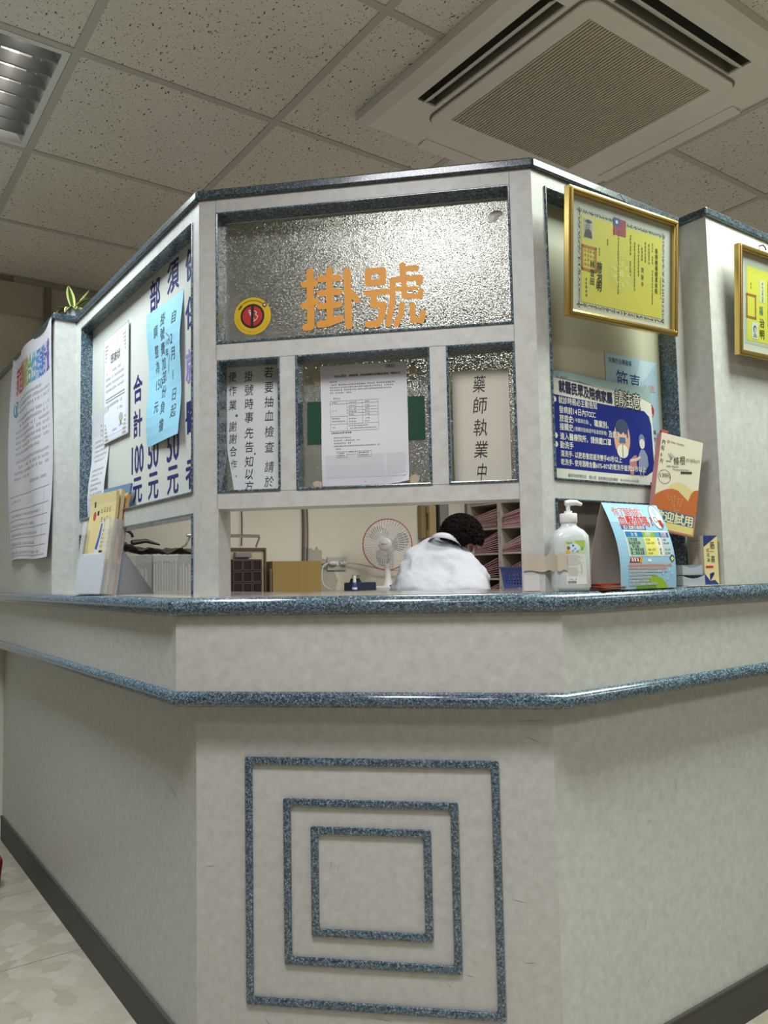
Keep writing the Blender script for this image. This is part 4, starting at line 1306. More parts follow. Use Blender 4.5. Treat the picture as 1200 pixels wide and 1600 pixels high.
# tape band from the post to the bottle and the strip below it
mb = MB(); nn = 14; random.seed(5)
P0 = [at('F', .748, -.0088, 0), at('F', FW - .003, .0006 - .01, 0)]
b0 = bt.matrix_world
side = [b0 @ Vector((-.0392, -.010, 0)), b0 @ Vector((-.036, -.0305, 0)), b0 @ Vector((-.016, -.0312, 0))]
path = [Vector((P0[0].x, P0[0].y, 0)), Vector((P0[1].x, P0[1].y, 0)) + Vector((0, -.002, 0))] + [Vector((p.x, p.y, 0)) for p in side]
fine = []
for a, b in zip(path[:-1], path[1:]):
    for k in range(5): fine.append(a.lerp(b, k / 5))
fine.append(path[-1])
vs, fs = [], []
for i, p in enumerate(fine):
    z0 = 1.148 + .002 * math.sin(i * 1.1) + .001 * random.random(); z1 = 1.183 + .003 * math.sin(i * .8 + 1) + .002 * random.random() + (.006 if 7 < i < 12 else 0)
    n_ = Vector((.2, -.98, 0)) * .0012
    for j in range(5):
        q = p + n_ * (1 + .8 * random.random()); vs.append((q.x, q.y, z0 + (z1 - z0) * j / 4))
for i in range(len(fine) - 1):
    for j in range(4): fs.append((i * 5 + j, (i + 1) * 5 + j, (i + 1) * 5 + j + 1, i * 5 + j + 1))
mb.add(vs, fs, flat('#bdb3a0', .4, vary=.1)); o = mb.build('packing_tape', smooth=True)
own(o, 'wrinkled yellowish packing tape holding the sanitizer bottle to the corner post', 'tape')
mb = MB(); mb.keep = False; mb.box(0, .033, -.0012, 0, 0, .035, flat('#c9c8c3', .5)); o = mb.build('blank_label'); put(o, 'F', .750, -.0098, 1.106)
own(o, 'blank pale label at the foot of the corner post left of the bottle', 'label')
# upper patch of tape on post
# tent card
tc = empty('blood_pressure_card')
put(tc, 'R', .150, .075, ZC)
tag(tc, 'curved triangular blue tent card with a blood pressure table', 'tent card')
CW, CH, CD = .203, .196, .088
def tent_front(x, y, h, bulge=.020):
    t = max(0, min(1, y / CH))
    yy = (CD / 2) * t - bulge * math.sin(math.pi * t) * .9
    return (x, yy - h, y)
s = Sheet(CW, CH, flat('#8db4cc', .45), 2, 16, thick=.0006, back=flat('#b9b4ae', .6))
s.rect(0, .150, CW, .046, flat('#9cc4dc', .45), 1, 2, 4)
PK = flat('#b83a5c', .5); RDD = flat('#b3242c', .5); WW = flat('#dcdcd8', .5)
for i, ch in enumerate('你了解你的'):
    s.char(ch, .034 + i * .0205, .176, .022, .023, WW, 2, .05); s.char(ch, .034 + i * .0205, .176, .022, .023, PK, 3, .01)
for i, ch in enumerate('血壓值嗎'):
    s.char(ch, .045 + i * .0275, .155, .029, .026, WW, 2, .05); s.char(ch, .045 + i * .0275, .155, .029, .026, RDD, 3, .02)
s.text('?', .148, .146, .028, RDD, 3, .03)
s.rect(.032, .1345, .088, .0095, flat('#34427e', .5), 2); s.cjk('成人血壓分類標準', .038, .139, .0098, WW, 3, .01)
s.rect(.034, .0735, .162, .0585, flat('#e0e0da', .5), 2, 1, 4)
for (x, w, c1, c2) in ((.037, .062, '#1f6aa8', '#93b39c'), (.099, .043, '#7ea33c', '#d8cf6a'), (.142, .020, '#4a93a4', '#d4d0c0'), (.162, .034, '#4a4f94', '#a9bac0')):
    s.rect(x, .1170, w, .0125, flat(c1, .5), 3, 1, 2); s.rect(x, .0755, w, .0415, flat(c2, .5), 3, 1, 4)
s.cjk('分類', .054, .123, .0095, WW, 4, .01, pitch=.014); s.cjk('收縮壓', .108, .1255, .0072, WW, 4, .01); s.text('(mmHg)', .105, .1185, .0062, WW, 4); s.cjk('舒張壓', .167, .1255, .0072, WW, 4, .01); s.text('(mmHg)', .166, .1185, .0062, WW, 4)
TK = flat('#3c4440', .5)
rows = [('正常血壓', '<120', '和', '<80', .1115), ('高血壓前期', '120~139', '或', '80~89', .1035), ('第一期高血壓', '140~159', '或', '90~99', .0885), ('第二期高血壓', '≥160', '或', '≥100', .0805)]
for a, b, c, d, y in rows:
    s.cjk(a, .041, y, .0082, TK, 4, .005, res=1); s.text(b, .103, y - .003, .0085, TK, 4, .008, res=1); s.cjk(c, .148, y, .0078, TK, 4, 0, res=1); s.text(d, .168, y - .003, .0085, TK, 4, .008, res=1)
s.cjk('(警示期)', .042, .0958, .0078, TK, 4, .005, res=1)
s.poly([(.032, .059), (.076, .059), (.082, .0705), (.038, .0705)], flat('#8c2f28', .5), 2); s.poly([(.068, .059), (.076, .059), (.082, .0705), (.072, .0705)], flat('#c8902c', .5), 3); s.marks(.038, .0605, .031, .0095, WW, 4, gap=0, dens=1.6)
s.poly([(.05, 0), (.17, 0), (.165, .010), (.15, .022), (.125, .031), (.10, .032), (.08, .028), (.06, .016)], flat('#8bab2c', .5), 1); s.poly([(.05, 0), (.13, 0), (.12, .010), (.10, .017), (.07, .015)], flat('#5c9038', .5), 2)
for k in range(7):
    y = .052 - .0072 * k; ln = (.16, .14, .14, .10, .08, .07, .10)[k]
    s.rect(.028, y - .0006, ln, .0052, flat('#b7c4cc' if k > 1 else '#c9a9a4', .5), 3); s.marks(.030, y, ln - .004, .0040, flat('#7a3d3d' if k < 2 else '#4f6272', .5), 4)
s.ell(.178, .166, .022, .030, flat('#3f7896', .5), 2); s.ell(.178, .166, .020, .028, flat('#dcdcd2', .5), 3)
s.rect(.170, .171, .015, .018, flat('#a9bccc', .5), 4); s.ell(.171, .160, .007, .007, flat('#c9cfc8', .5), 4); s.ring(.171, .160, .0055, .007, flat('#4a5c64', .5), 5); s.poly([(.178, .158), (.190, .160), (.193, .146), (.184, .139), (.178, .148)], flat('#9a2f2c', .5), 5)
s.ell(.122, .177, .008, .004, WW, 2); s.ell(.105, .064, .007, .0035, WW, 2)
s.poly([(.180, .070), (.190, .078), (.199, .074), (.198, .064), (.188, .060)], flat('#2f5478', .5), 4); s.poly([(.184, .069), (.192, .073), (.197, .067), (.188, .062)], flat('#cfc860', .5), 5)
for (x, y) in ((.148, .030), (.166, .018), (.182, .030), (.172, .038)): s.poly([(x, y), (x + .007, y + .003), (x + .004, y + .009)], flat('#b9cdd8', .5), 3)
o = s.build('front_panel', tc, warp=tent_front); 
mb = MB()
def quadstrip(fn, mat, x0=0, x1=CW, n=14):
    vs = []; fs = []
    for k in range(n + 1):
        t = k / n
        for x in (x0, x1): vs.append(fn(x, t))
    for k in range(n): fs.append((2 * k, 2 * k + 1, 2 * k + 3, 2 * k + 2))
    mb.add(vs, fs, mat)
quadstrip(lambda x, t: (x, CD - (CD / 2) * t + .006 * math.sin(math.pi * t), CH * t), flat('#b9b4ae', .6))
o = mb.build('back_panel', tc); so = o.modifiers.new('thickness', 'SOLIDIFY'); so.thickness = .0006
mb = MB(); quadstrip(lambda x, t: (x, .001 + (CD - .002) * t, .0008 + .0 * t), flat('#b9b4ae', .6)); o = mb.build('base_flap', tc); so = o.modifiers.new('thickness', 'SOLIDIFY'); so.thickness = .0006

# red envelopes lying on the edge
for i, (u, o_, tn, c, c2, lab) in enumerate(((.085, .080, 8, '#7a3b2a', '#8c4a34', 'brown-red paper slip, lowest of the small stack on the ledge edge'), (.087, .077, 3, '#8e3226', '#a04030', 'dark red paper slip, second from the bottom of the small stack'),
                                (.084, .074, -4, '#b0603a', '#c8774a', 'orange-brown paper slip in the middle of the small stack'), (.090, .071, 5, '#8c2f24', '#9c3a2c', 'dark red paper slip, second from the top of the small stack'), (.088, .068, 0, '#a02a24', '#b83a30', 'bright red paper slip on top of the small stack by the tent card'))):
    mb = MB(); w, d = .082, .050
    vs, fs = [], []
    for a in range(9):
        for b in range(3):
            x = w * a / 8; vs.append((x, d * b / 2, .0006 + .0015 * math.sin(a / 8 * 3.1) * (i % 2)))
    n0 = len(vs)
    vs += [(x, y, z + .0014) for x, y, z in vs]
    for a in range(8):
        for b in range(2):
            q = (a * 3 + b, a * 3 + b + 1, (a + 1) * 3 + b + 1, (a + 1) * 3 + b); fs += [q, tuple(reversed([k + n0 for k in q]))]
    per = [0, 3, 6, 9, 12, 15, 18, 21, 24, 25, 26, 23, 20, 17, 14, 11, 8, 5, 2, 1]
    for p, q in zip(per, per[1:] + per[:1]): fs.append((p, q, q + n0, p + n0))
    mb.add(vs, fs, flat(c, .5)); o = mb.build('paper_slip'); put(o, 'R', u, o_, ZC + .0030 * i, turn=math.radians(tn)); own(o, lab, 'paper slip', 'red paper slips on the ledge')

# plastic trays, paper sheet and small box in the corner
mb = MB(); mb.box(0, .16, 0, .075, 0, .0008, flat('#c9c6b8', .6)); mb.box(.02, .17, -.004, .07, .0008, .002, flat('#d0cec4', .6))
o = mb.build('loose_paper'); put(o, 'R', .388, .066, ZC); own(o, 'loose white paper under the grey plastic trays', 'paper')
def tray(u, off, z, turn, label):
    mb = MB(); w, d, h, t = .088, .060, .024, .0015
    m = flat('#a9b0b8', .3, alpha=.85)
    mb.box(0, w, 0, d, 0, t, m); mb.box(0, t, 0, d, 0, h, m); mb.box(w - t, w, 0, d, 0, h, m); mb.box(0, w, d - t, d, 0, h, m)
    n = 12
    pts = [(w * k / n, h - .007 * math.sin(math.pi * k / n)) for k in range(n + 1)]
    vs = [(x, 0, z_) for x, z_ in pts] + [(x, 0, 0) for x, z_ in pts] + [(x, t, z_) for x, z_ in pts] + [(x, t, 0) for x, z_ in pts]
    N = n + 1; fs = []
    for k in range(n):
        fs += [(k, k + 1, N + k + 1, N + k), (2 * N + k + 1, 2 * N + k, 3 * N + k, 3 * N + k + 1), (k + 1, k, 2 * N + k, 2 * N + k + 1)]
    mb.add(vs, fs, m)
    o = mb.build('plastic_tray'); put(o, 'R', u, off, z, turn=turn); own(o, label, 'tray', 'stacked grey plastic trays'); return o
tray(.400, .062, ZC + .0022, math.radians(-2), 'grey translucent plastic tray, lower one of the two stacked in the corner')
tray(.402, .061, ZC + .0280, math.radians(2), 'grey translucent plastic tray, upper one of the two stacked in the corner')
bx = empty('medicine_box'); put(bx, 'R', .508, .052, ZC + .0022, turn=math.radians(-108)); tag(bx, 'small cream and navy medicine carton standing behind the plastic trays', 'box')
bw_, bd_, bh_ = .060, .042, .122
mb = MB(); mb.box(-bw_, 0, 0, bd_, 0, bh_, flat('#cdbf9c', .5)); mb.build('carton', bx, bevel=.0006)
s = Sheet(bw_, bh_, flat('#c9c0ac', .5))
for k in range(12): s.marks(.007, .098 - .0058 * k, .015, .0042, GY, 2); s.marks(.038, .098 - .0058 * k, .014, .0042, flat('#8c6a68', .5), 2)
s.marks(.01, .108, .04, .005, GY, 2); s.rect(.008, .014, .044, .012, flat('#8c9ab8', .5), 1); s.marks(.011, .017, .038, .005, flat('#2c3668', .5), 2)
o = s.build('side_print', bx, warp=lambda x, y, h: (x - bw_, -h - .0004, y))
# right end of the carton carries the navy front
s = Sheet(bd_, bh_, flat('#cdbf8c', .5))
s.poly([(0, bh_), (0, bh_ - .028), (bd_, bh_)], flat('#22326c', .5), 1); s.poly([(0, 0), (bd_, 0), (bd_ * .7, .012), (bd_ * .35, .010), (0, .028)], flat('#22326c', .5), 1)
s.char('筋', bd_ * .62, bh_ - .024, .014, .020, INK, 2, .01); s.text('一', bd_ * .42, bh_ - .044, .012, RDD, 2, .01); s.char('喜', bd_ * .62, bh_ - .058, .014, .018, INK, 2, .0); s.col('紅花油', bd_ * .3, bh_ - .030, .010, INK, 2, 0, pitch=.012)
s.rect(.004, .042, .022, .005, RDD, 2)
for k in range(4): s.rect(bd_ * .35 + .003 * k, .012 + .004 * k, .004, .016 - .003 * k, flat('#22326c', .5), 2)
o = s.build('front_print', bx, warp=lambda x, y, h: (.0004 + h, x, y)); tag(o, 'navy and cream printed end')

# tall sample carton with handwritten price
eb = empty('sample_carton'); put(eb, 'R', .354, .0135, 1.247, turn=math.radians(-17), tilt=math.radians(10.5)); eb.scale = (1.06, 1, 1)
tag(eb, 'tall cream and orange sample carton with a handwritten price, leaning in the corner', 'box')
ew, eh, ed = .118, .240, .018
mb = MB(); mb.box(0, ew, 0, ed, 0, eh, flat('#c58a84', .5)); mb.box(0, .018, -.0002, ed * .5, eh, eh + .007, flat('#b04a44', .5)); tag(mb.build('carton', eb, bevel=.0008), 'pink-edged carton')
s = Sheet(ew, eh, flat('#d0c9b4', .5))
OR = flat('#b3622f', .5)
s.poly([(0, .052), (ew, .052), (ew, .118), (ew - .012, .114), (ew - .020, .104), (ew - .026, .085), (.062, .105), (.045, .107), (.028, .102), (.012, .093), (0, .084)], OR, 2)
s.poly([(.030, .1), (.040, .117), (.060, .127), (.080, .124), (.098, .115), (ew - .013, .1145), (ew - .026, .082), (.070, .104), (.05, .108)], flat('#cbbd86', .5), 1)
s.rect(0, .0, ew, .054, flat('#b87060', .5), 1); s.rect(.004, .022, ew - .008, .028, flat('#2c5f8c', .5), 2); s.rect(.004, .004, ew - .008, .018, flat('#cfc27c', .5), 2)
for i, ch in enumerate('歡迎試用'): s.char(ch, .017 + i * .0275, .036, .028, .028, flat('#d8d29c', .5), 3, .03)
s.ring(.021, .221, .0022, .0036, flat('#b04a34', .5), 2); s.text('EVER YOUNG', .027, .219, .0062, flat('#55524a', .5), 2, .01)
s.line([(.020, .172), (.033, .173)], .0015, INK, 3)
s.char('條', .048, .178, .017, .023, INK, 3, .0, .12); s.char('根', .065, .183, .017, .024, INK, 3, .0, .12)
s.cjk('舒緩貼片', .074, .186, .0105, flat('#8a8676', .5), 3, 0, rot=.12)
s.text('100% Natural', .022, .157, .0062, flat('#4a473f', .5), 3, .012, rot=.16); s.text('Yitiaogung Relief Patch', .040, .153, .0056, flat('#4a473f', .5), 3, .012, sx=.9, rot=.16)
for k in range(6): s.ell(.066 + k * .0052, .152 + k * .001, .0027, .0033, INK, 3, n=12)
for ch, x, y in (('內', .008, .218), ('有', .007, .202), ('6', .008, .186), ('片', .008, .170)): s.char(ch, x, y, .011, .014, INK, 3, -.01)
s.text('130', .006, .128, .014, INK, 3, -.004, rot=.2); s.char('元', .030, .137, .012, .013, INK, 3, -.01, .2)
pts = [(.020 + .017 * math.cos(t), .132 + .017 * math.sin(t)) for t in [k * .35 for k in range(19)]]; s.line(pts, .0009, INK, 3, caps=False)
for k, a in enumerate((-.5, .0, .45, .9)): s.line([(.033, .178), (.030 + .012 * math.sin(a) , .194 - abs(a) * .006)], .0016, flat('#8c8a80', .5), 3)
for k, (x, y, a, n_) in enumerate(((.030, .090, 1.1, 3), (.040, .088, 1.2, 5), (.050, .092, 1.45, 6), (.062, .088, 1.65, 6), (.074, .090, 1.85, 6))):
    s.marks(x, y, .007 * n_, .006, flat('#c99a78', .5), 3, rot=-a)
o = s.build('front_print', eb, warp=lambda x, y, h: (x, -h - .0004, y)); tag(o, 'cream and orange printed front')

# ================================================================== BROCHURE HOLDER ON THE LEFT LEDGE
bh = empty('brochure_holder'); put(bh, 'L', -.765, .0805, ZC, turn=math.radians(5)); tag(bh, 'clear acrylic brochure holder on the left ledge', 'holder')
hw, hh = .212, .235
ang = math.radians(8)
def slab(mb, x0, x1, y0, y1, z0, z1, mat):
    m = Matrix.Rotation(-ang, 4, 'X'); mb.box(x0, x1, y0, y1, z0, z1, mat, m)
mb = MB(); slab(mb, 0, hw, 0, .002, .004, .125, M_ACRYL); slab(mb, 0, .002, 0, .048, .006, .225, M_ACRYL); slab(mb, hw - .002, hw, 0, .048, .006, .225, M_ACRYL)
slab(mb, 0, .030, 0, .002, .125, .225, M_ACRYL); slab(mb, hw - .03, hw, 0, .002, .125, .225, M_ACRYL)
slab(mb, 0, hw, .048, .050, .004, .19, M_ACRYL); slab(mb, 0, hw, 0, .050, .003, .005, M_ACRYL)
mb.build('pocket', bh)
mb = MB(); mb.add([(hw * .9, .052, .001), (hw * .9, .175, .001), (hw * .9, .075, .135), (hw * .9 + .003, .052, .001), (hw * .9 + .003, .175, .001), (hw * .9 + .003, .075, .135)], [(0, 1, 2), (3, 5, 4), (0, 3, 4, 1), (1, 4, 5, 2), (2, 5, 3, 0)], flat('#8f9298', .3, alpha=.75)); mb.build('rear_support', bh)
mats = []
def brochure(y0, thick, w, h, base, lean_extra, label, draw=None, x0=.004):
    s = Sheet(w, h, base, 4, 10, thick=thick)
    if draw: draw(s)
    m = bh.matrix_world @ Matrix.Rotation(-ang, 4, 'X') @ Matrix.Translation((x0, y0, .007))
    def wf(x, y, hh_):
        t = max(0, (y - h * .75) / (h * .25)); return (x, -hh_ - lean_extra * t * t, y)
    o = s.build('brochure', warp=wf); o.matrix_world = m; o.location = m.translation; o.rotation_euler = m.to_euler()
    own(o, label, 'brochure', 'brochures in the acrylic holder'); return o
def d1(s):
    s.rect(.0, .0, .203, .30, flat('#cfc08a', .5), 1, 4, 10)
    s.poly([(.07, .10), (.095, .15), (.11, .22), (.125, .22), (.12, .15), (.10, .09)], flat('#c8ccd8', .5), 2); s.poly([(.082, .135), (.098, .17), (.108, .21), (.118, .21), (.114, .17), (.10, .13)], flat('#3f5aa0', .5), 3)
    s.rect(.035, .262, .014, .018, flat('#4a4f50', .5), 2); s.ell(.045, .235, .012, .014, flat('#b04a3c', .5), 2); s.rect(.065, .236, .014, .014, INK, 2)
    s.marks(.09, .240, .08, .02, flat('#7a7454', .5), 2, gap=0); s.marks(.095, .212, .08, .02, flat('#7a7454', .5), 2, gap=0)
    for k in range(5): s.marks(.12, .185 - .012 * k, .07, .007, flat('#8a8464', .5), 2)
    s.rect(.118, .118, .028, .01, INK, 2); s.rect(.118, .066, .030, .046, flat('#c0613c', .5), 2); s.rect(.155, .066, .03, .046, flat('#c2a840', .5), 2)
brochure(.0465, .006, .206, .330, flat('#5d7896', .5), .0, 'blue card folder at the back of the brochure holder', None)
brochure(.0385, .010, .206, .300, flat('#c99a5c', .5), -.004, 'tan booklet behind the front brochure', None)
brochure(.0265, .009, .206, .308, flat('#c8b48c', .5), .004, 'cream booklet second from the front of the holder', None)
brochure(.0150, .008, .203, .302, flat('#c9b684', .5), .006, 'yellow health brochure at the front of the acrylic holder', d1)
brochure(.0035, .001, .204, .118, flat('#c9ccd4', .5), .0, 'white half-height leaflet at the very front of the acrylic holder', None)

# ================================================================== PLANT ON TOP OF THE LEFT PARTITION
pl = empty('potted_plant', at('L', -1.13, -.005, ZT + .022), 0, 'small green and yellow striped plant in a glass jar on top of the left partition', 'plant')
mb = MB(); mb.lathe([(.0, 0), (.020, 0), (.023, .004), (.023, .034), (.021, .036), (.0205, .034), (.0205, .005), (.0, .005)], flat('#dfe8e4', .08, alpha=.35), 24); mb.build('glass_jar', pl, smooth=True)
mb = MB(); mb.lathe([(0, .005), (.019, .006), (.019, .022), (.0, .024)], flat('#c9c6bc', .8), 20); mb.build('white_pebbles', pl, smooth=True)
random.seed(21)
def leaf(az, ln, droop, wd, up0=.6):
    mb = MB(); n = 9; vs = []; d = Vector((math.cos(az), math.sin(az), 0)); sd = Vector((-math.sin(az), math.cos(az), 0))
    for k in range(n + 1):
        t = k / n
        c = Vector((0, 0, .03)) + d * (ln * t * (1 - .15 * t)) + Vector((0, 0, 1)) * (ln * (up0 * t - droop * t * t))
        w = wd * (math.sin(math.pi * min(1, t * .93 + .07)) ** .8)
        for q in (-1, -.45, 0, .45, 1): vs.append(tuple(c + sd * (w * q) + Vector((0, 0, abs(q) * w * .35))))
    edge = flat('#b3b46a', .5); cen = flat('#2f4a1c', .45)
    for k in range(n):
        for j in range(4):
            mb.add([vs[k * 5 + j], vs[k * 5 + j + 1], vs[(k + 1) * 5 + j + 1], vs[(k + 1) * 5 + j]], [(0, 1, 2, 3)], edge if j in (0, 3) else cen)
    mb.build('leaf', pl, smooth=True, merge=True)
for (az, ln, dr, w, u) in ((-0.15, .13, .45, .017, .75), (2.9, .14, .1, .017, .32), (2.3, .15, .1, .02, 1.2), (3.4, .11, .5, .014, .2), (.4, .13, .35, .018, .85), (-.9, .08, .7, .016, .5), (1.2, .11, .1, .012, 1.3), (-1.6, .085, .9, .016, .5), (-2.2, .10, .7, .014, .35), (-.5, .11, .8, .014, .4), (1.8, .10, .2, .014, .9), (3.9, .12, .8, .013, .3)):
    leaf(az, ln * .74, dr, w * .72, u)

# red bin at the far left
mb = MB(); mb.lathe([(0, 0), (.075, 0), (.085, .01), (.093, .095), (.088, .108), (.07, .114), (0, .116)], flat('#7d141c', .4), 36)
o = mb.build('plastic_bin', smooth=True); o.location = room(-.712, 2.15, 0); own(o, 'rounded red plastic bin on the floor, cut off by the left edge', 'bin')

# ================================================================== INSIDE THE BOOTH
def rput(o, R, L, z, turn=0.0):
    o.location = room(R, L, z); o.rotation_euler = (0, 0, math.radians(45) + turn); return o
# back cabinet along the rear wall: local x = R, local y = L
CABZ = 1.06
bc = empty('back_cabinet'); rput(bc, -.145, 2.18, 0); tag(bc, 'long low pale cabinet along the rear wall of the booth', 'cabinet')
M_CAB = flat('#c2bcae', .5)
mb = MB(); mb.box(0, 2.10, .02, .555, .02, CABZ - .03, M_CAB); mb.build('body', bc)
mb = MB(); mb.box(-.005, 2.105, 0, .558, CABZ - .03, CABZ, flat('#a8a193', .4)); mb.build('top', bc)
for k in range(5):
    mb = MB(); mb.box(.02 + k * .415, .405 + k * .415, .004, .02, .06, CABZ - .06, M_CAB); d = mb.build('door', bc, bevel=.002)
    mb = MB(); mb.box(.35 + k * .415, .362 + k * .415, -.012, .004, .6, .7, M_CHROME); mb.build('handle', d)

# acrylic file bins with folders, left
bins = empty('file_bin'); rput(bins, -.13, 2.30, CABZ); tag(bins, 'clear acrylic file bin packed with upright papers behind the left opening', 'file bin')
mb = MB()
for (x0, x1) in ((0, .14), (.145, .385)):
    mb.box(x0, x1, 0, .002, 0, .20, M_ACRYL); mb.box(x0, x0 + .002, 0, .24, 0, .20, M_ACRYL); mb.box(x1 - .002, x1, 0, .24, 0, .20, M_ACRYL); mb.box(x0, x1, .238, .24, 0, .20, M_ACRYL); mb.box(x0, x1, 0, .24, 0, .002, M_ACRYL)
mb.build('bin_walls', bins)
random.seed(4)
cols = ['#b8b4aa', '#c9c2bb', '#a09a8c', '#c8b9b4', '#9c7a40', '#8f96a4', '#bdb8ad', '#c9c4be']
ORD = ['first', 'second', 'third', 'fourth', 'fifth', 'sixth', 'seventh', 'eighth', 'ninth', 'tenth', 'eleventh', 'twelfth', 'thirteenth', 'fourteenth']
def folder_row(base_R, base_L, x0, x1, n, h0, h1, labfmt, group, cset, z=CABZ + .0025):
    mb = MB(); mb.box(0, .006, 0, .21, 0, 1.0, flat('#b8b4aa', .6))
    first = None
    for k in range(n):
        h = random.uniform(h0, h1); mb = MB(); mb.box(0, .0075, 0, .22, 0, h, flat(random.choice(cset), .6))
        mb.box(.0078, .0095, .002, .215, .003, h - .01, flat('#cfcac2', .6))
        o = mb.build('paper_folder'); rput(o, base_R + x0 + (x1 - x0) * k / n, base_L + .01, z, math.radians(random.uniform(-.6, .6)))
        tag(o, ORD[k] + ' ' + labfmt, 'folder', group)
folder_row(-.13, 2.30, .150, .265, 9, .155, .17, 'pale upright folder from the left in the right half of the acrylic bin', 'pale folders in the acrylic bin', ['#b3b0a4', '#bdb9ae', '#a9a698', '#c4beb4'])
folder_row(-.13, 2.30, .275, .345, 5, .14, .16, 'pinkish upright packet from the left near the right end of the acrylic bin', 'pinkish packets in the acrylic bin', ['#c9bcb8', '#c4b4b0', '#cfc4c0'])
folder_row(-.13, 2.30, .008, .13, 7, .12, .17, 'brown or grey folder from the left in the left half of the acrylic bin', 'mixed folders in the acrylic bin', ['#a2742e', '#8f96a4', '#b3a890', '#c2b6ae'])
mb = MB(); mb.box(0, .016, 0, .2, 0, .085, flat('#8e2a34', .5)); mb.box(0, .016, 0, .2, .085, .16, flat('#2f3036', .5)); o = mb.build('red_binder'); rput(o, .232, 2.31, CABZ + .0025); own(o, 'thin red and black binder at the right end of the acrylic bin', 'binder')
# dark plastic bag / cloth lying over the bins
mb = MB(); nx, ny = 22, 8; vs = []; random.seed(9)
for i in range(nx + 1):
    for j in range(ny + 1):
        x = -.01 + .40 * i / nx; y = .0 + .24 * j / ny
        vs.append((x, y, .203 + .012 * math.sin(i * .9 + j) + .008 * random.random() + (.02 * math.exp(-((x - .05) / .05) ** 2))))
fs = [(i * (ny + 1) + j, (i + 1) * (ny + 1) + j, (i + 1) * (ny + 1) + j + 1, i * (ny + 1) + j + 1) for i in range(nx) for j in range(ny)]
mb.add(vs, fs, flat('#4d4844', .45)); o = mb.build('dark_cover', smooth=True); so = o.modifiers.new('thickness', 'SOLIDIFY'); so.thickness = .002
rput(o, -.13, 2.30, CABZ + .012); own(o, 'crumpled dark plastic cover lying across the acrylic file bins', 'cover')
mb = MB(); mb.tube([(.0 + .035 * math.cos(t), .02, .045 + .03 * math.sin(t)) for t in [k * .45 for k in range(12)]], .007, flat('#1c1a1a', .5), 8); mb.tube([(.03, .02, .02), (.10, .03, .03), (.16, .02, .012)], [.012, .010, .004], flat('#1c1a1a', .5), 8)
o = mb.build('cable_bundle', smooth=True); rput(o, -.11, 2.29, CABZ + .232); own(o, 'black looped cable bundle on top of the dark cover', 'cable')

# beige drawer cabinet with black drawers, and chrome lamp on top
dc = empty('drawer_cabinet'); rput(dc, .275, 2.46, CABZ); tag(dc, 'beige desktop cabinet with a grid of small black drawers', 'cabinet')
mb = MB(); vs, fs = lattice((0, .395, 0, .238), [(.012, .385, .012, .228)], lambda x, z, y: (x, y, z), 0, .012); mb.add(vs, fs, flat('#5b4a38', .6)); mb.build('front_frame', dc)
mb = MB(); mb.box(.004, .391, .012, .22, .0, .234, flat('#b5a789', .6)); mb.build('case', dc)
mb = MB(); mb.box(.215, .305, -.014, .012, .188, .214, flat('#7d7880', .35)); mb.build('name_plate', dc, bevel=.003)
mb = MB(); mb.box(.175, .345, -.050, .010, .0, .178, flat('#2b2527', .5)); tag(mb.build('drawer_rack', dc, bevel=.002), 'black drawer rack')
rk = dc.children[-1]
for i in range(3):
    for j in range(3):
        m_ = MB(); x = .181 + i * .0535; z = .006 + j * .0575
        vs, fs = lattice((x, x + .050, z, z + .053), [(x + .004, x + .046, z + .004, z + .049)], lambda a, b, y: (a, y, b), -.057, -.0505)
        m_.add(vs, fs, flat('#4f474b', .4)); m_.box(x + .004, x + .046, -.0525, -.0505, z + .004, z + .049, flat('#2a1418', .3))
        dr = m_.build('drawer', dc)
lp = empty('tube_lamp'); rput(lp, .275, 2.50, CABZ + .238); tag(lp, 'chrome tube desk lamp with two bent legs on top of the beige cabinet', 'lamp')
mb = MB(); mb.tube([(-.02, 0, .062), (.375, 0, .062)], .0085, M_CHROME, 16); mb.build('tube', lp, smooth=True)
for x, s_ in ((-.015, -1), (.370, 1)):
    mb = MB(); mb.tube([(x, 0, .062), (x + .012 * s_ * -1 if s_ < 0 else x + .006, 0, .055), (x - .012, .0, .012), (x - .03 if s_ < 0 else x - .012, 0, .004)], .005, flat('#8d8a84', .3, metal=.8), 10); mb.build('leg', lp, smooth=True)

# cardboard box
mb = MB(); mb.box(0, .285, 0, .20, 0, .168, M_CARD); mb.box(.150, .1515, -.0006, 0, 0, .168, flat('#8f7344', .8)); o = mb.build('cardboard_box', bevel=.0015); rput(o, .700, 2.45, CABZ, math.radians(-3)); own(o, 'brown cardboard box standing on the back cabinet', 'box')
mb = MB(); mb.tube([(0, 0, 0), (0, 0, .12)], .006, M_CHROME, 10); mb.lathe([(0, .12), (.008, .12), (.008, .128), (0, .128)], M_CHROME, 12); o = mb.build('metal_post', smooth=True); rput(o, .683, 2.44, CABZ); own(o, 'thin metal post between the beige cabinet and the cardboard box', 'post')

# vertical cables on the rear wall
for (r, w, c, z0, z1, lab) in ((1.045, .008, '#3a3432', 1.05, 2.3, 'dark vertical cable on the rear wall above the cardboard box, left one of three'), (1.060, .010, '#8d8780', 1.05, 2.3, 'grey vertical cable on the rear wall above the cardboard box, middle one of three'), (1.077, .008, '#6b4a4c', 1.05, 2.3, 'brownish vertical cable on the rear wall above the cardboard box, right one of three'), (.662, .006, '#23211f', 1.32, 2.3, 'thin black cord hanging down the rear wall above the chrome lamp')):
    mb = MB(); n = 14; mb.tube([(.003 * math.sin(k * 1.1 + r * 9), 0, z0 + (z1 - z0) * k / n) for k in range(n + 1)], w / 2, flat(c, .5), 8)
    o = mb.build('vertical_cable', smooth=True); rput(o, r, 2.735, 0); own(o, lab, 'cord')
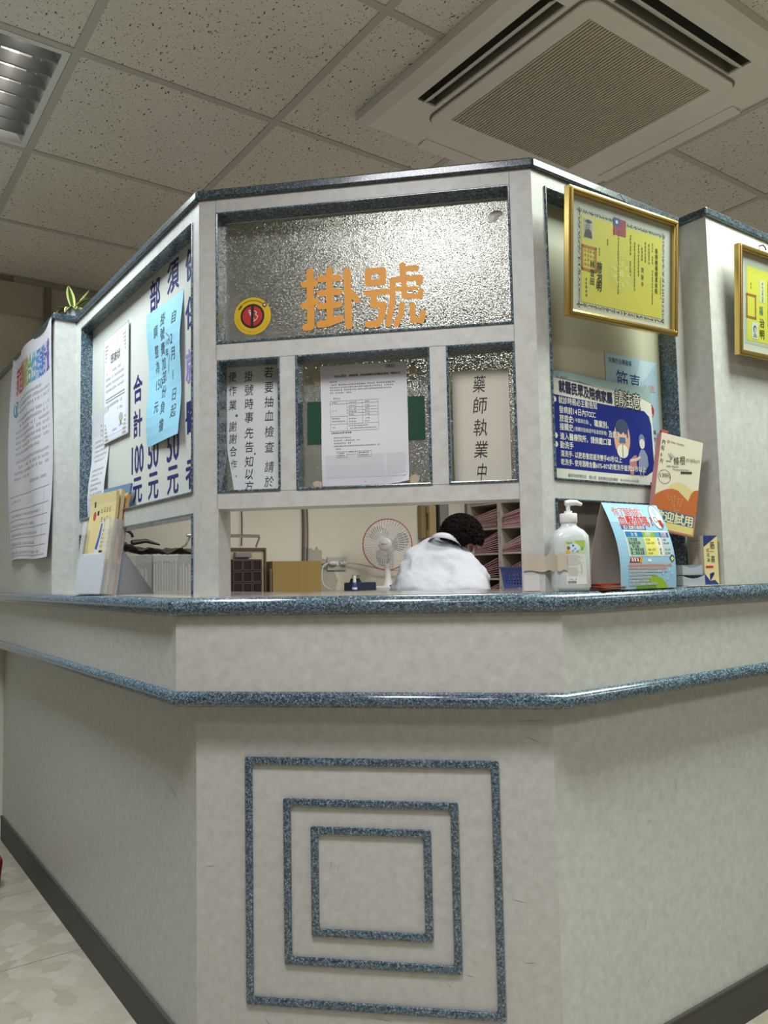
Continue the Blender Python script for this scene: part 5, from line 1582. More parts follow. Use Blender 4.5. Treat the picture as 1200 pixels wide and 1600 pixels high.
# flaked paint patch
mb = MB(); random.seed(12)
pts = [(0, 0), (.0, .26), (.03, .245), (.055, .25), (.075, .235), (.09, .262), (.105, .24), (.12, .235), (.12, .19), (.19, .17), (.2, .12), (.23, .06), (.22, 0)]
vs = [(x + random.uniform(-.006, .006), 0, z) for x, z in pts]
mb.keep = True; mb.add(vs, [tuple(range(len(vs)))], flat('#a6a092', .9, vary=.12)); pp = mb.build('paint_patch'); rput(pp, 1.055, 2.7440, 1.06)
own(pp, 'flaked grey patch of bare plaster on the rear wall beside the outlet', 'wall patch')
# outlet, plugs and flex
ol = empty('wall_outlet'); rput(ol, 1.21, 2.742, 1.178); tag(ol, 'grey wall outlet plate with two plugs on the rear wall', 'outlet')
mb = MB(); mb.box(0, .128, -.010, .002, 0, .080, flat('#b0aca2', .4)); mb.build('plate', ol, bevel=.003)
mb = MB(); mb.box(.045, .072, -.016, -.010, .028, .052, flat('#d4d0c4', .4)); mb.build('socket', ol, bevel=.002)
for x0, d_, c in ((.005, 1, '#c2c5c8'), (.082, -1, '#c2c5c8')):
    mb = MB(); mb.tube([(x0 + (0 if d_ > 0 else .045), -.02, .040), (x0 + .012, -.022, .042), (x0 + .034, -.02, .040), (x0 + (.045 if d_ > 0 else 0), -.018, .040)], [.006, .013, .014, .010] if d_ > 0 else [.006, .013, .014, .010], flat(c, .4), 12); mb.build('plug', ol, smooth=True)
for pts, r_, c, lab in (([(1.20, 2.715, 1.218), (1.165, 2.71, 1.20), (1.155, 2.71, 1.14), (1.165, 2.70, 1.09), (1.19, 2.66, 1.064)], .0045, '#c6c6c2', 'white flex curving down from the left plug to the cabinet top'),
                   ([(1.345, 2.72, 1.220), (1.42, 2.71, 1.212), (1.55, 2.70, 1.185), (1.66, 2.70, 1.172), (1.75, 2.70, 1.178), (1.86, 2.70, 1.17)], .0035, '#aaa596', 'thin grey flex running right from the outlet behind the fan'),
                   ([(1.02, 2.72, 1.185), (1.10, 2.715, 1.20), (1.16, 2.715, 1.214), (1.21, 2.72, 1.214)], .0045, '#5b5852', 'dark flex reaching the outlet from behind the cardboard box')):
    mb = MB(); cv = []
    P = [Vector(p) for p in pts]
    for a in range(len(P) - 1):
        p0, p1, p2, p3 = P[max(a - 1, 0)], P[a], P[a + 1], P[min(a + 2, len(P) - 1)]
        for k in range(6):
            t = k / 6; cv.append(.5 * ((2 * p1) + (p2 - p0) * t + (2 * p0 - 5 * p1 + 4 * p2 - p3) * t * t + (3 * p1 - p0 - 3 * p2 + p3) * t ** 3))
    cv.append(P[-1])
    mb.tube([room(p.x, p.y, p.z) for p in cv], r_, flat(c, .5), 8); o = mb.build('power_flex', smooth=True); own(o, lab, 'cord')

# glue bottle, blue box, black clips
mb = MB(); mb.lathe([(0, 0), (.013, 0), (.014, .003), (.014, .038), (.010, .046), (.006, .048), (0, .048)], flat('#24408c', .35), 20); mb.lathe([(0, .048), (.009, .048), (.0085, .080), (.004, .084), (0, .084)], M_WHITE, 20); mb.lathe([(.0142, .010), (.0142, .022)], M_WHITE, 20)
o = mb.build('glue_bottle', smooth=True, autosm=40); rput(o, 1.150, 2.36, CABZ); own(o, 'small blue glue bottle with a white cap on the back cabinet', 'bottle')
mb = MB(); mb.box(0, .15, 0, .10, 0, .045, flat('#222c42', .5)); mb.box(.004, .146, .004, .096, .0452, .047, flat('#2c3a54', .5)); o = mb.build('blue_box', bevel=.003); rput(o, 1.185, 2.42, CABZ); own(o, 'dark blue pencil box on the back cabinet left of the fan', 'box')
for (r, l, tn, z_) in ((1.195, 2.44, .3, .0475), (1.235, 2.455, -.4, .0475)):
    mb = MB(); m0 = Matrix.Rotation(math.radians(90), 4, 'X')
    mb.prism([(-.018, 0), (.018, 0), (.006, .022), (-.006, .022)], -.014, .014, M_BLACK, m0)
    mb.tube([(-.008, -.010, .020), (-.014, -.012, .034), (-.006, -.012, .040), (-.001, -.010, .022)], .0016, flat('#3a3a3c', .3), 6); mb.tube([(.008, .010, .020), (.014, .012, .036), (.006, .012, .042), (.001, .010, .022)], .0016, flat('#3a3a3c', .3), 6)
    o = mb.build('binder_clip'); rput(o, r, l, CABZ + z_, tn); own(o, 'black binder clip on the dark blue box, %s one' % ('left' if tn > 0 else 'right'), 'clip', 'binder clips')

# desk fan
fan = empty('desk_fan'); rput(fan, 1.475, 2.50, CABZ, math.radians(-52)); tag(fan, 'white desk fan with a pink-rimmed wire guard on the back cabinet', 'fan')
FWH = flat('#d4d2d2', .35)
mb = MB(); sq_loft(mb, [(0, .088, .072, 3), (.014, .088, .072, 3), (.022, .074, .058, 3)], FWH); mb.build('base', fan, smooth=True, autosm=40)
for k in range(4):
    mb = MB(); mb.box(.028 + k * .011, .036 + k * .011, -.062, -.046, .018, .028, flat('#c2c0c0' if k else '#3c3c3e', .4)); mb.build('button', fan, bevel=.001)
mb = MB(); mb.lathe([(0, .020), (.034, .020), (.026, .040), (.019, .070), (.017, .150), (0, .150)], FWH, 24); mb.build('stand', fan, smooth=True)
HZ = .262; m_f = Matrix.Translation((0, 0, HZ)) @ Matrix.Rotation(math.radians(90), 4, 'X')
mb = MB(); mb.lathe([(0, -.115), (.030, -.112), (.044, -.095), (.048, -.05), (.042, -.025), (0, -.02)], FWH, 28, mtx=m_f); mb.tube([(0, .06, .13), (0, .07, .20), (0, .065, .25)], [.02, .022, .028], FWH, 14); mb.build('motor_housing', fan, smooth=True)
def ringpts(R_, z, n=48): return [(R_ * math.cos(2 * math.pi * k / n), R_ * math.sin(2 * math.pi * k / n), z) for k in range(n + 1)]
GW = flat('#e2e1e1', .35)
def guard(name, sgn):
    mb = MB()
    for k in range(48):
        a = 2 * math.pi * k / 48
        pr = []
        for t in [0, .25, .5, .75, .92, 1]:
            R_ = .036 + (.147 - .036) * t
            z = sgn * (.042 * (1 - (t ** 3)) + .002)
            pr.append(m_f @ Vector((R_ * math.cos(a), R_ * math.sin(a), z)))
        mb.tube(pr, .0014, GW, 4, caps=False)
    for R_, z in ((.080, sgn * .041), (.116, sgn * .032)):
        mb.tube([m_f @ Vector(p) for p in ringpts(R_, z)], .0009, GW, 5, caps=False)
    return mb.build(name, fan)
# wires drawn by front and rear guards; the rim is pink
guard('front_guard', 1); guard('rear_guard', -1)
mb = MB(); mb.tube([m_f @ Vector(p) for p in ringpts(.1485, 0, 64)], .0034, flat('#b54a6a', .4), 10, caps=False); tag(mb.build('guard_rim', fan, smooth=True), 'pink guard rim')
mb = MB(); mb.lathe([(0, .052), (.030, .051), (.037, .046), (.039, .040), (.037, .038), (0, .038)], flat('#cdc9cb', .35), 32, mtx=m_f); hc = mb.build('hub_cap', fan, smooth=True)
mb = MB(); mb.tube([m_f @ Vector((-.014 + .028 * k / 8, .003 * math.sin(k * 1.3), .0522)) for k in range(9)], .0012, flat('#a8345a', .5), 6); mb.tube([m_f @ Vector((-.014 + .005 * math.cos(k), .005 * math.sin(k), .0522)) for k in range(7)], .0010, flat('#a8345a', .5), 6); mb.build('emblem', hc)
for b in range(3):
    mb = MB(); vs, fs = [], []; a0 = 2 * math.pi * b / 3 + 1.9; n, m_ = 8, 6
    for i in range(n + 1):
        rr = .022 + .108 * i / n
        half = .62 * math.sin(math.pi * (.18 + .72 * i / n)) 
        for j in range(m_ + 1):
            a = a0 + half * (-1 + 2 * j / m_) + .5 * i / n
            vs.append(m_f @ Vector((rr * math.cos(a), rr * math.sin(a), .016 * (-1 + 2 * j / m_))))
    for i in range(n):
        for j in range(m_): fs.append((i * (m_ + 1) + j, (i + 1) * (m_ + 1) + j, (i + 1) * (m_ + 1) + j + 1, i * (m_ + 1) + j + 1))
    mb.add([tuple(v) for v in vs], fs, flat('#8f9496', .25, alpha=.55)); o = mb.build('blade', fan, smooth=True)
mb = MB(); mb.lathe([(0, -.015), (.024, -.015), (.024, .02), (0, .02)], flat('#a9adae', .3), 20, mtx=m_f); mb.build('blade_hub', fan, smooth=True)

# wall telephone
phn = empty('wall_telephone'); rput(phn, 1.895, 2.745, 1.37); tag(phn, 'old beige wall telephone with its handset on the rear wall', 'telephone')
M_PH = flat('#a3926a', .45)
mb = MB(); mb.box(0, .105, -.045, -.001, 0, .215, flat('#85764f', .45)); mb.build('body', phn, bevel=.006)
mb = MB(); mb.box(.036, .088, -.088, -.060, .02, .20, M_PH); mb.box(.034, .090, -.086, -.045, .158, .213, M_PH); mb.box(.034, .090, -.086, -.045, .004, .056, M_PH); mb.build('handset', phn, bevel=.008)
mb = MB(); mb.box(.094, .102, -.052, -.044, .02, .19, M_BLACK); mb.build('hook_strip', phn)
mb = MB(); mb.box(0, .075, 0, .05, .0, 1.35, flat('#87847e', .5)); mb.box(-.016, -.004, .01, .03, 0, 1.35, M_BLACK); o = mb.build('grey_upright', bevel=.002); rput(o, 2.04, 2.690, CABZ - .3); own(o, 'grey metal upright on the rear wall right of the telephone', 'upright')
mb = MB(); mb.box(0, .11, -.02, 0, 0, 1.4, flat('#d3d0c2', .6)); o = mb.build('white_panel'); rput(o, 2.125, 2.742, CABZ - .3); own(o, 'pale wall panel strip between the grey upright and the file shelves', 'panel')

# chart shelves against the right side: local x = -L direction (to the right in view), local y = +R (depth)
shf = empty('file_shelf', room(2.30, 2.70, 0), math.radians(-45), 'tall cream shelf unit packed with pink patient charts', 'shelf')
# local x -> (s,-s) = -L ; local y -> (s,s) = +R
M_SH = flat('#a9a391', .55); M_SHE = flat('#b9b6ac', .5)
PIT, NZ = .1685, 12; zs0 = .455
ups = [0.0, .285, .570, .855, 1.14]
def upright(x):
    mb = MB(); mb.box(x - .011, x + .011, 0, .32, 0, 2.2, M_SH); mb.build('side_panel', shf)
    s = Sheet(.034, 1.3, M_SHE)
    z = .03; random.seed(int(x * 100) + 2)
    for k in range(8):
        for q in range(2):
            xx, yy = .017, z + .06 - q * .024
            for t in range(3): s.line([(xx - .006 + .003 * random.random(), yy + .006 * t - .006), (xx + .007 - .003 * random.random(), yy + .006 * t - .005)], .0014, INK, 2, caps=False)
            s.line([(xx + random.uniform(-.003, .003), yy + .008), (xx + random.uniform(-.004, .004), yy - .009)], .0014, INK, 2, caps=False)
        z += .158
    o = s.build('label_strip', shf, warp=lambda a, b, h: (x - .017 + a, -.002 - h, .8 + b))
for x in ups: upright(x)
for k in range(NZ + 1):
    mb = MB(); z = zs0 + (k - 2) * .162
    if z > 2.2: continue
    mb.box(.011, 1.129, .004, .32, z - .004, z + .004, M_SHE); mb.build('shelf_board', shf)
mb = MB(); mb.box(-.011, 1.151, .32, .326, 0, 2.2, M_SH); mb.build('back_panel', shf)
mb = MB(); mb.box(-.075, -.012, .0, .30, 0, 2.2, flat('#77746c', .5)); mb.build('side_filler', shf)
pinks = ['#c98c94', '#d29ca4', '#b8808a', '#c4929a', '#d6acb2', '#ac7080', '#c08fae', '#dab4b8']
protos = {}
def chart(colr):
    if colr not in protos:
        mb = MB(); nn = 6
        w, d, t = .235, .28, .0052
        mb.box(0, w, 0, d, 0, t * .28, flat(colr, .6)); mb.box(0, w, 0, d, t * .72, t, flat(colr, .6)); mb.box(0, .002, 0, d, t * .28, t * .72, flat(colr, .6)); mb.box(.003, w - .002, .0015, d - .002, t * .28, t * .72, flat('#d0c8c4', .7))
        o = mb.build('patient_chart'); protos[colr] = [o, False]
    o, used = protos[colr]
    if used:
        c = o.copy(); COL.objects.link(c); return c
    protos[colr][1] = True; return o
random.seed(31)
rows = {}
bases = [zs0 + (k - 2) * .162 + .004 for k in range(NZ + 1)]
vis = [z for z in bases if .94 < z < 1.65]
ordn = ['lowest visible shelf row', 'second shelf row from the bottom', 'third shelf row from the bottom', 'fourth shelf row from the bottom', 'fifth shelf row from the bottom']
shm = Matrix.Translation(room(2.30, 2.70, 0)) @ Matrix.Rotation(math.radians(-45), 4, 'Z')
for ci in range(2):
    for ri, z in enumerate(vis):
        n = 14 if ri >= 3 else random.choice((9, 10, 11))
        fan_a = 22 if ri < 3 else 12
        grp = 'pink charts in the %s column of the shelves, %s' % (('left', 'second', 'third')[ci], ordn[min(ri, 4)])
        for k in range(n):
            a = math.radians(fan_a * k / n)
            c = chart(random.choice(pinks if ci < 2 else pinks))
            x0 = ups[ci] + .0125
            # charts fan upwards from a pivot low at the left side panel
            m = shm @ Matrix.Translation((x0 + .004 + .004 * math.sin(a) * k, .004 + random.uniform(0, .012), z + .0006 + k * .0056 / max(.75, math.cos(a)))) @ Matrix.Rotation(-a, 4, 'Y')
            c.matrix_world = m; c.location = m.translation; c.rotation_euler = m.to_euler()
            tag(c, ORD[k] + ' pink chart up from the bottom, ' + ('left', 'second')[ci] + ' shelf column, ' + ('lowest visible', 'second', 'third', 'top visible', 'fifth')[ri] + ' row', 'chart', grp)

# writing desk, basket
dk = empty('writing_desk'); rput(dk, .95, 1.93, 0); tag(dk, 'narrow pale writing desk in front of the seated person', 'desk')
mb = MB(); mb.box(0, 1.1, 0, .24, .922, .943, flat('#b5ad9c', .4)); mb.build('top', dk, bevel=.003)
for x in (.02, 1.05):
    for y in (.02, .19):
        mb = MB(); mb.box(x, x + .03, y, y + .03, 0, .922, flat('#77746c', .4, metal=.4)); mb.build('leg', dk)
mb = MB(); mb.box(0, .30, 0, .21, 0, .003, flat('#d0cecb', .6)); o = mb.build('open_chart'); rput(o, 1.25, 1.945, .9435); own(o, 'open paper chart on the writing desk in front of the person', 'paper')

# inner shelf carrying the blue basket just behind the right post
ish = empty('side_shelf'); ish.location = (-.0, 1.60, 0); ish.rotation_euler = (0, 0, math.radians(45)); tag(ish, 'narrow inner ledge table under the blue basket', 'table')
mb = MB(); mb.box(0, .5, -.05, .26, 1.040, 1.062, flat('#b5ad9c', .4)); mb.build('top', ish)
for x in (.02, .46):
    mb = MB(); mb.box(x, x + .025, .09, .115, 0, 1.040, flat('#77746c', .5)); mb.build('leg', ish)
bk = empty('plastic_basket'); bk.location = (.045, 1.70, 1.0622); bk.rotation_euler = (0, 0, math.radians(35)); tag(bk, 'blue perforated plastic basket behind the right corner post', 'basket')
BB = flat('#2c3f84', .35)
mb = MB(); bw2, bd2, bh2 = .26, .18, .105
mb.box(.012, bw2 - .012, .012, bd2 - .012, 0, .004, BB)
def bwall(p0, p1, q0, q1, holes_n):
    # slanted perforated side from bottom edge p0-p1 to top edge q0-q1
    p0, p1, q0, q1 = map(Vector, (p0, p1, q0, q1))
    hs = []
    for i in range(holes_n):
        for j in range(4):
            u = .12 + .76 * (i + .15) / holes_n; v = .30 + .5 * j / 4
            hs.append((u, u + .76 * .6 / holes_n, v, v + .075))
    nrm = (p1 - p0).cross(q0 - p0).normalized() * .003
    vs, fs = lattice((0, 1, 0, 1), hs, lambda u, v, d: tuple((p0.lerp(p1, u)).lerp(q0.lerp(q1, u), v) + nrm * d), 0, 1)
    mb.add(vs, fs, BB)
bwall((.012, .012, 0), (bw2 - .012, .012, 0), (0, 0, bh2), (bw2, 0, bh2), 9)
bwall((bw2 - .012, .012, 0), (bw2 - .012, bd2 - .012, 0), (bw2, 0, bh2), (bw2, bd2, bh2), 6)
bwall((.012, bd2 - .012, 0), (.012, .012, 0), (0, bd2, bh2), (0, 0, bh2), 6)
bwall((bw2 - .012, bd2 - .012, 0), (.012, bd2 - .012, 0), (bw2, bd2, bh2), (0, bd2, bh2), 9)
vs, fs = lattice((-.008, bw2 + .008, -.008, bd2 + .008), [(.002, bw2 - .002, .002, bd2 - .002)], lambda x, y, d: (x, y, d), bh2 - .004, bh2 + .004); mb.add(vs, fs, BB)
vs, fs = lattice((-.008, bw2 + .008, -.010, -.004), [], lambda x, y, d: (x, y, d), bh2 - .03, bh2 - .004); mb.add(vs, fs, BB)
mb.build('body', bk)
for k in range(3):
    mb = MB(); mb.lathe([(0, 0), (.008, .002), (.0105, .010), (.008, .018), (0, .020)], flat('#8f96b8', .15, alpha=.7), 14); o = mb.build('glass_marble', smooth=True); o.location = Vector((.02, 1.64, 1.0622)) + Vector((.020 * k, -.022 + .004 * k, 0)); own(o, ('left', 'middle', 'right')[k] + ' one of three small clear bluish beads in front of the blue basket', 'bead', 'beads beside the basket')
mb = MB(); mb.box(0, .16, 0, .11, 0, .07, flat('#c7a5a0', .6)); o = mb.build('pink_slips'); o.location = (.115, 1.77, 1.0668); o.rotation_euler = (0, 0, math.radians(35)); own(o, 'stack of pale pink slips standing in the blue basket', 'paper')

# ================================================================== THE SEATED PERSON
PO = Vector((-.349, 2.134, 0))                     # ground point; local X across the view, Y away
pvx = Vector((PO.x, PO.y + 1.75, 0)).normalized(); pang = math.atan2(-pvx.x, pvx.y)
person = empty('person', PO, pang, 'person in a white coat with curly dark hair, back turned, head bent over a desk', 'person')
SKIN = flat('#a87a62', .55)
def ell_loft(mb, secs, mat, n=28):
    """secs: centre(x,y,z), half width, half depth, roll, pitch of the section"""
    vs, fs = [], []
    for (c, a, b, ro, pi_) in secs:
        m = Matrix.Rotation(ro, 3, 'Y') @ Matrix.Rotation(pi_, 3, 'X')
        for k in range(n):
            t = 2 * math.pi * k / n
            ct, st = math.cos(t), math.sin(t)
            v = m @ Vector((a * math.copysign(abs(ct) ** .85, ct), b * math.copysign(abs(st) ** .9, st), 0)) + Vector(c)
            vs.append(tuple(v))
    for i in range(len(secs) - 1):
        for k in range(n): fs.append((i * n + k, i * n + (k + 1) % n, (i + 1) * n + (k + 1) % n, (i + 1) * n + k))
    fs.append(tuple(reversed(range(n)))); fs.append(tuple(range((len(secs) - 1) * n, len(secs) * n)))
    mb.add(vs, fs, mat)
def remesh(o, vox, sm=6, fac=.5):
    r = o.modifiers.new('remesh', 'REMESH'); r.mode = 'VOXEL'; r.voxel_size = vox; r.use_smooth_shade = True
    s = o.modifiers.new('smooth', 'SMOOTH'); s.iterations = sm; s.factor = fac
HC = Vector((.112, .275, 1.326))                    # head centre
hm = Matrix.Translation(HC) @ Matrix.Rotation(math.radians(-52), 4, 'Z') @ Matrix.Rotation(math.radians(-38), 4, 'X')
# head local: +Y = face direction, +Z = crown
def H(x, y, z): return tuple(hm @ Vector((x, y, z)))
mb = MB()
# torso under the coat, neck
ell_loft(mb, [((-.02, 0, .66), .14, .10, 0, 0), ((-.02, .02, .80), .13, .09, 0, 0), ((-.01, .055, .95), .14, .08, 0, .1), ((0, .115, 1.08), .145, .07, .1, .25), ((.015, .18, 1.16), .10, .05, .15, .4), ((.03, .205, 1.22), .05, .045, .15, .5)], SKIN)
ell_loft(mb, [((.015, .20, 1.25), .050, .050, .1, .5), ((.045, .225, 1.295), .048, .050, .2, .5), ((.085, .262, 1.325), .052, .055, .2, .4)], SKIN)
# skull, jaw, nose, ears
n = 20
def blob(c, rx, ry, rz, seg=18, rings=12):
    vs, fs = [], []
    for i in range(1, rings):
        p = math.pi * i / rings
        for k in range(seg):
            t = 2 * math.pi * k / seg; vs.append(H(c[0] + rx * math.sin(p) * math.cos(t), c[1] + ry * math.sin(p) * math.sin(t), c[2] + rz * math.cos(p)))
    for i in range(rings - 2):
        for k in range(seg): fs.append((i * seg + k, i * seg + (k + 1) % seg, (i + 1) * seg + (k + 1) % seg, (i + 1) * seg + k))
    fs.append(tuple(range(seg))); fs.append(tuple(reversed(range((rings - 2) * seg, (rings - 1) * seg))))
    mb.add(vs, fs, SKIN)
blob((0, 0, .02), .072, .090, .085); blob((0, .035, -.045), .055, .058, .062); blob((0, .070, -.082), .024, .022, .020)
blob((0, .092, -.022), .012, .020, .020); blob((0, .095, -.036), .014, .014, .009); blob((0, .085, -.058), .020, .010, .006); blob((0, .084, -.066), .018, .010, .006)
blob((.074, .0, -.015), .010, .020, .032); blob((-.074, .0, -.015), .010, .020, .032)
blob((.028, .080, .002), .016, .008, .010); blob((-.028, .080, .002), .016, .008, .010)
# arms, hands with fingers
def limb(pts, rads): mb.tube(pts, rads, SKIN, 16)
hands = []
for sgn, sh_, el, wr in ((-1, (-.165, .16, 1.17), (-.235, .27, .985), (-.09, .46, .962)), (1, (.175, .19, 1.13), (.215, .32, .965), (.13, .50, .962))):
    limb([sh_, tuple(Vector(sh_).lerp(Vector(el), .5)), el, tuple(Vector(el).lerp(Vector(wr), .5)), wr], [.048, .042, .038, .034, .026])
    w = Vector(wr); d = (Vector(wr) - Vector(el)).normalized(); d.z = 0; d.normalize(); sd = Vector((d.y, -d.x, 0))
    palm_end = w + d * .085
    vs = []
    for t, hw_, th in ((-.01, .024, .018), (.03, .034, .015), (.07, .040, .013), (.09, .038, .011)):
        c = w + d * t
        vs.append([tuple(c + sd * (hw_ * math.cos(q)) + Vector((0, 0, th * math.sin(q)))) for q in [2 * math.pi * k / 14 for k in range(14)]])
    fl = [p for r_ in vs for p in r_]; fs = [(i * 14 + k, i * 14 + (k + 1) % 14, (i + 1) * 14 + (k + 1) % 14, (i + 1) * 14 + k) for i in range(3) for k in range(14)] + [tuple(range(14)), tuple(range(42, 56))]
    mb.add(fl, fs, SKIN)
    for i, ln in enumerate((.066, .074, .070, .056)):
        b0_ = w + d * .082 + sd * (-.028 + .0187 * i)
        mb.tube([tuple(b0_ - d * .015), tuple(b0_), tuple(b0_ + d * ln * .45 + Vector((0, 0, .006))), tuple(b0_ + d * ln * .78 + Vector((0, 0, -.004))), tuple(b0_ + d * ln * .95 + Vector((0, 0, -.014)))], [.0085, .0085, .0080, .0074, .0062], SKIN, 10)
    tb = w + d * .02 - sd * (.026 * -sgn) * -1
    mb.tube([tuple(tb), tuple(tb + d * .028 + sd * (.020 * -sgn) * -1 * -1 * -1), tuple(tb + d * .055 + sd * (.024 * sgn) * -1 * -1)], [.011, .010, .008], SKIN, 10)
# legs and shoes
for sgn in (-1, 1):
    hp = Vector((-.02 + .085 * sgn, .02, .70)); kn = Vector((-.02 + .12 * sgn, .40, .72)); an = Vector((-.02 + .11 * sgn, .34, .30))
    mb.tube([tuple(hp), tuple(hp.lerp(kn, .5)), tuple(kn), tuple(kn.lerp(an, .35)), tuple(an)], [.085, .075, .056, .055, .036], flat('#3a3c42', .7), 16)
    mb.tube([tuple(an + Vector((0, -.03, -.04))), tuple(an + Vector((0, .06, -.055))), tuple(an + Vector((0, .15, -.065)))], [.036, .036, .026], flat('#3a3c42', .7), 12)
body = mb.build('body', person); remesh(body, .0065, 4, .4); body.data.materials.clear(); body.data.materials.append(SKIN)
# trousers and coat as clothing
mb = MB(); TR = flat('#3a3c42', .75)
ell_loft(mb, [((-.02, .0, .635), .165, .13, 0, 0), ((-.02, .01, .70), .18, .14, 0, 0), ((-.02, .02, .80), .175, .13, 0, 0)], TR)
for sgn in (-1, 1):
    hp = Vector((-.02 + .085 * sgn, .02, .70)); kn = Vector((-.02 + .12 * sgn, .40, .72)); an = Vector((-.02 + .11 * sgn, .34, .33))
    mb.tube([tuple(hp), tuple(hp.lerp(kn, .5)), tuple(kn), tuple(kn.lerp(an, .35)), tuple(an)], [.10, .09, .07, .068, .056], TR, 16)
tro = mb.build('trousers', person); remesh(tro, .01)
for sgn in (-1, 1):
    mb = MB(); an = Vector((-.02 + .11 * sgn, .34, .30)); mb.tube([tuple(an + Vector((0, -.04, -.045))), tuple(an + Vector((0, .0, -.040))), tuple(an + Vector((0, .08, -.055))), tuple(an + Vector((0, .17, -.062)))], [.030, .042, .042, .028], flat('#d0cfcc', .5), 14); mb.build('shoe', person, smooth=True)
COAT = flat('#b2b5bd', .8)
mb = MB()
# wide rounded back; sections rise from the hips to the collar
ell_loft(mb, [((-.02, .0, .70), .185, .150, 0, 0), ((-.02, .01, .82), .190, .145, 0, 0), ((-.015, .03, .93), .215, .140, .0, .05), ((-.006, .06, 1.02), .236, .138, .0, .12), ((.0, .09, 1.10), .232, .130, .02, .22),
              ((-.004, .125, 1.165), .218, .118, .05, .32), ((-.004, .155, 1.215), .196, .108, .07, .42), ((-.002, .178, 1.255), .165, .094, .09, .48), ((.004, .196, 1.285), .125, .082, .10, .52), ((.010, .208, 1.306), .088, .072, .10, .55), ((.016, .214, 1.318), .062, .060, .1, .58)], COAT, 36)
for sgn, sh_, el, wr in ((-1, (-.160, .14, 1.165), (-.235, .27, .995), (-.11, .43, .97)), (1, (.165, .16, 1.135), (.215, .32, .975), (.145, .47, .97))):
    mb.tube([tuple(Vector(sh_) + Vector((-.04 * sgn, -.02, .0))), sh_, tuple(Vector(sh_).lerp(Vector(el), .5)), el, tuple(Vector(el).lerp(Vector(wr), .5)), wr], [.070, .072, .064, .058, .052, .044], COAT, 20)
coat = mb.build('coat', person); remesh(coat, .007, 10, .5)
tex = bpy.data.textures.new('folds', 'CLOUDS'); tex.noise_scale = .09; tex.noise_depth = 2
dm = coat.modifiers.new('folds', 'DISPLACE'); dm.texture = tex; dm.strength = .022; dm.mid_level = .5
tex2 = bpy.data.textures.new('creases', 'WOOD'); tex2.wood_type = 'BANDNOISE'; tex2.noise_scale = .16; tex2.turbulence = 14; tex2.noise_basis = 'BLENDER_ORIGINAL'
dm2 = coat.modifiers.new('creases', 'DISPLACE'); dm2.texture = tex2; dm2.strength = .010; dm2.mid_level = .5
# back seams of the coat: raised curved tapes lying on the back are suggested by thin stitched lines
# collar
mb = MB(); n = 28
vs, fs = [], []
cc = Vector((.020, .208, 1.306)); cmx = Matrix.Rotation(.22, 3, 'Y') @ Matrix.Rotation(-.45, 3, 'X')
for k in range(n + 1):
    t = math.radians(-215 + 250 * k / n)
    for (r_, z, f) in ((.052, .022, 1), (.056, .027, 1), (.063, .020, 1.0), (.076, -.014, 1.04)):
        v = cmx @ Vector((r_ * 1.12 * math.cos(t) * f, r_ * math.sin(t), z)) + cc; vs.append(tuple(v))
for k in range(n):
    for j in range(3): fs.append((k * 4 + j, (k + 1) * 4 + j, (k + 1) * 4 + j + 1, k * 4 + j + 1))
mb.add(vs, fs, flat('#b6b9c1', .8)); col_ = mb.build('collar', person, smooth=True); so = col_.modifiers.new('thickness', 'SOLIDIFY'); so.thickness = .003
# face mask and eyes
mb = MB(); vs, fs = [], []
for i in range(9):
    for j in range(13):
        t = math.radians(10 + 160 * j / 12); z = -.012 - .078 * i / 8
        r_ = .066 - .018 * abs(i - 3) / 5
        vs.append(H(r_ * math.cos(t) * .98, .034 + r_ * .92 * math.sin(t) + .008 * math.sin(math.pi * i / 8), z))
for i in range(8):
    for j in range(12): fs.append((i * 13 + j, i * 13 + j + 1, (i + 1) * 13 + j + 1, (i + 1) * 13 + j))
mb.add(vs, fs, flat('#c9d0d6', .7)); mk = mb.build('face_mask', person, smooth=True); so = mk.modifiers.new('thickness', 'SOLIDIFY'); so.thickness = .002
for sgn in (-1, 1):
    mb = MB(); mb.tube([H(.064 * sgn, .045, -.02), H(.078 * sgn, .02, -.005), H(.084 * sgn, -.012, -.005), H(.080 * sgn, -.008, -.035), H(.062 * sgn, .04, -.075)], .0016, flat('#d0d3d6', .6), 6); mb.build('mask_strap', person, smooth=True)
    mb = MB(); mb.lathe([(0, 0), (.0045, .001), (.0045, .002), (0, .003)], flat('#1a1412', .3), 12, c=(0, 0, 0), mtx=hm @ Matrix.Translation((.028 * sgn, .0885, .002)) @ Matrix.Rotation(math.radians(-90), 4, 'X')); mb.build('eye', person)
# curly hair: a cap mesh plus many small ringlets in one mesh
mb = MB(); random.seed(77)
HR = flat('#120c0a', .8, spec=.15, vary=.3)
vs, fs = [], []
seg, rings = 40, 22
for i in range(rings + 1):
    p = math.radians(3 + 128 * i / rings)
    for k in range(seg):
        t = 2 * math.pi * k / seg
        d = Vector((math.sin(p) * math.cos(t), math.sin(p) * math.sin(t), math.cos(p)))
        cutf = 1.0
        pp_ = p
        if d.y > 0: pp_ = min(p, math.radians(68 + 40 * abs(math.cos(t)) ** 2)); d = Vector((math.sin(pp_) * math.cos(t), math.sin(pp_) * math.sin(t), math.cos(pp_)))
        rr = Vector((.098, .114, .110)); v = Vector((d.x * rr.x, d.y * rr.y - .012, d.z * rr.z + .010))
        vs.append(H(*v))
for i in range(rings):
    for k in range(seg): fs.append((i * seg + k, i * seg + (k + 1) % seg, (i + 1) * seg + (k + 1) % seg, (i + 1) * seg + k))
fs.append(tuple(range(seg)))
mb.add(vs, fs, HR)
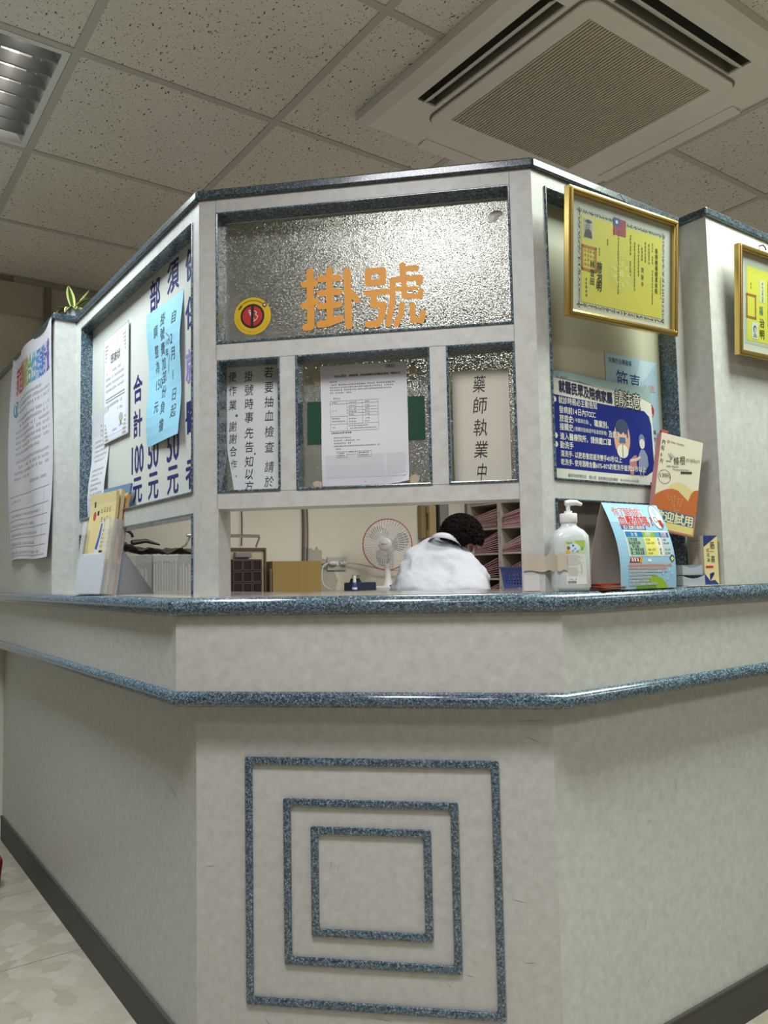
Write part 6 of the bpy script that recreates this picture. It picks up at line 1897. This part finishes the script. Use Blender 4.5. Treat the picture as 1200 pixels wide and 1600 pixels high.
for q in range(1500):
    p = math.acos(1 - random.random() * 1.68); t = random.uniform(0, 2 * math.pi)
    if math.sin(t) > 0 and p > math.radians(66 + 42 * abs(math.cos(t)) ** 2): continue
    d = Vector((math.sin(p) * math.cos(t), math.sin(p) * math.sin(t), math.cos(p)))
    base = Vector((d.x * .097, d.y * .111 - .012, d.z * .107 + .010))
    e1 = d.orthogonal().normalized(); e2 = d.cross(e1); r0 = random.uniform(.006, .011); ph = random.random() * 6.28; hnd = random.choice((-1, 1)); dr = (e1 * random.uniform(-1, 1) + e2 * random.uniform(-1, 1)) * .010 + Vector((0, 0, -.004))
    pts = []
    for k in range(7):
        a = ph + hnd * k * 1.05
        pts.append(H(*(base + d * (-.004 + .0032 * k) + dr * (k / 6) + e1 * (r0 * math.cos(a)) + e2 * (r0 * math.sin(a)))))
    mb.tube(pts, [.0030, .0036, .0036, .0034, .0030, .0024, .0010], HR, 5, caps=False)
mb.build('hair', person, smooth=True)
# stool
st = empty('stool', PO + Vector((0, 0, 0)), pang, 'round stool under the seated person, behind the counter', 'stool')
mb = MB(); mb.lathe([(0, .565), (.17, .565), (.18, .58), (.178, .602), (.16, .612), (0, .614)], flat('#2c2c30', .5), 32, c=(-.02, .0, 0)); mb.build('seat', st, smooth=True)
mb = MB(); mb.tube([(-.02, 0, .03), (-.02, 0, .565)], .024, M_CHROME, 14); mb.build('column', st, smooth=True)
mb = MB(); mb.tube([(-.02 + .21 * math.cos(2 * math.pi * k / 32), .15 + .21 * math.sin(2 * math.pi * k / 32), .20) for k in range(33)], .011, M_CHROME, 8, caps=False); mb.build('foot_ring', st, smooth=True)
for k in range(5):
    a = 2 * math.pi * k / 5; mb = MB(); mb.tube([(-.02, 0, .06), (-.02 + .24 * math.cos(a), .24 * math.sin(a), .03)], [.02, .014], M_CHROME, 10); mb.lathe([(0, 0), (.012, 0), (.012, .024), (0, .024)], M_BLACK, 12, c=(-.02 + .24 * math.cos(a), .24 * math.sin(a), 0)); mb.build('leg', st, smooth=True)
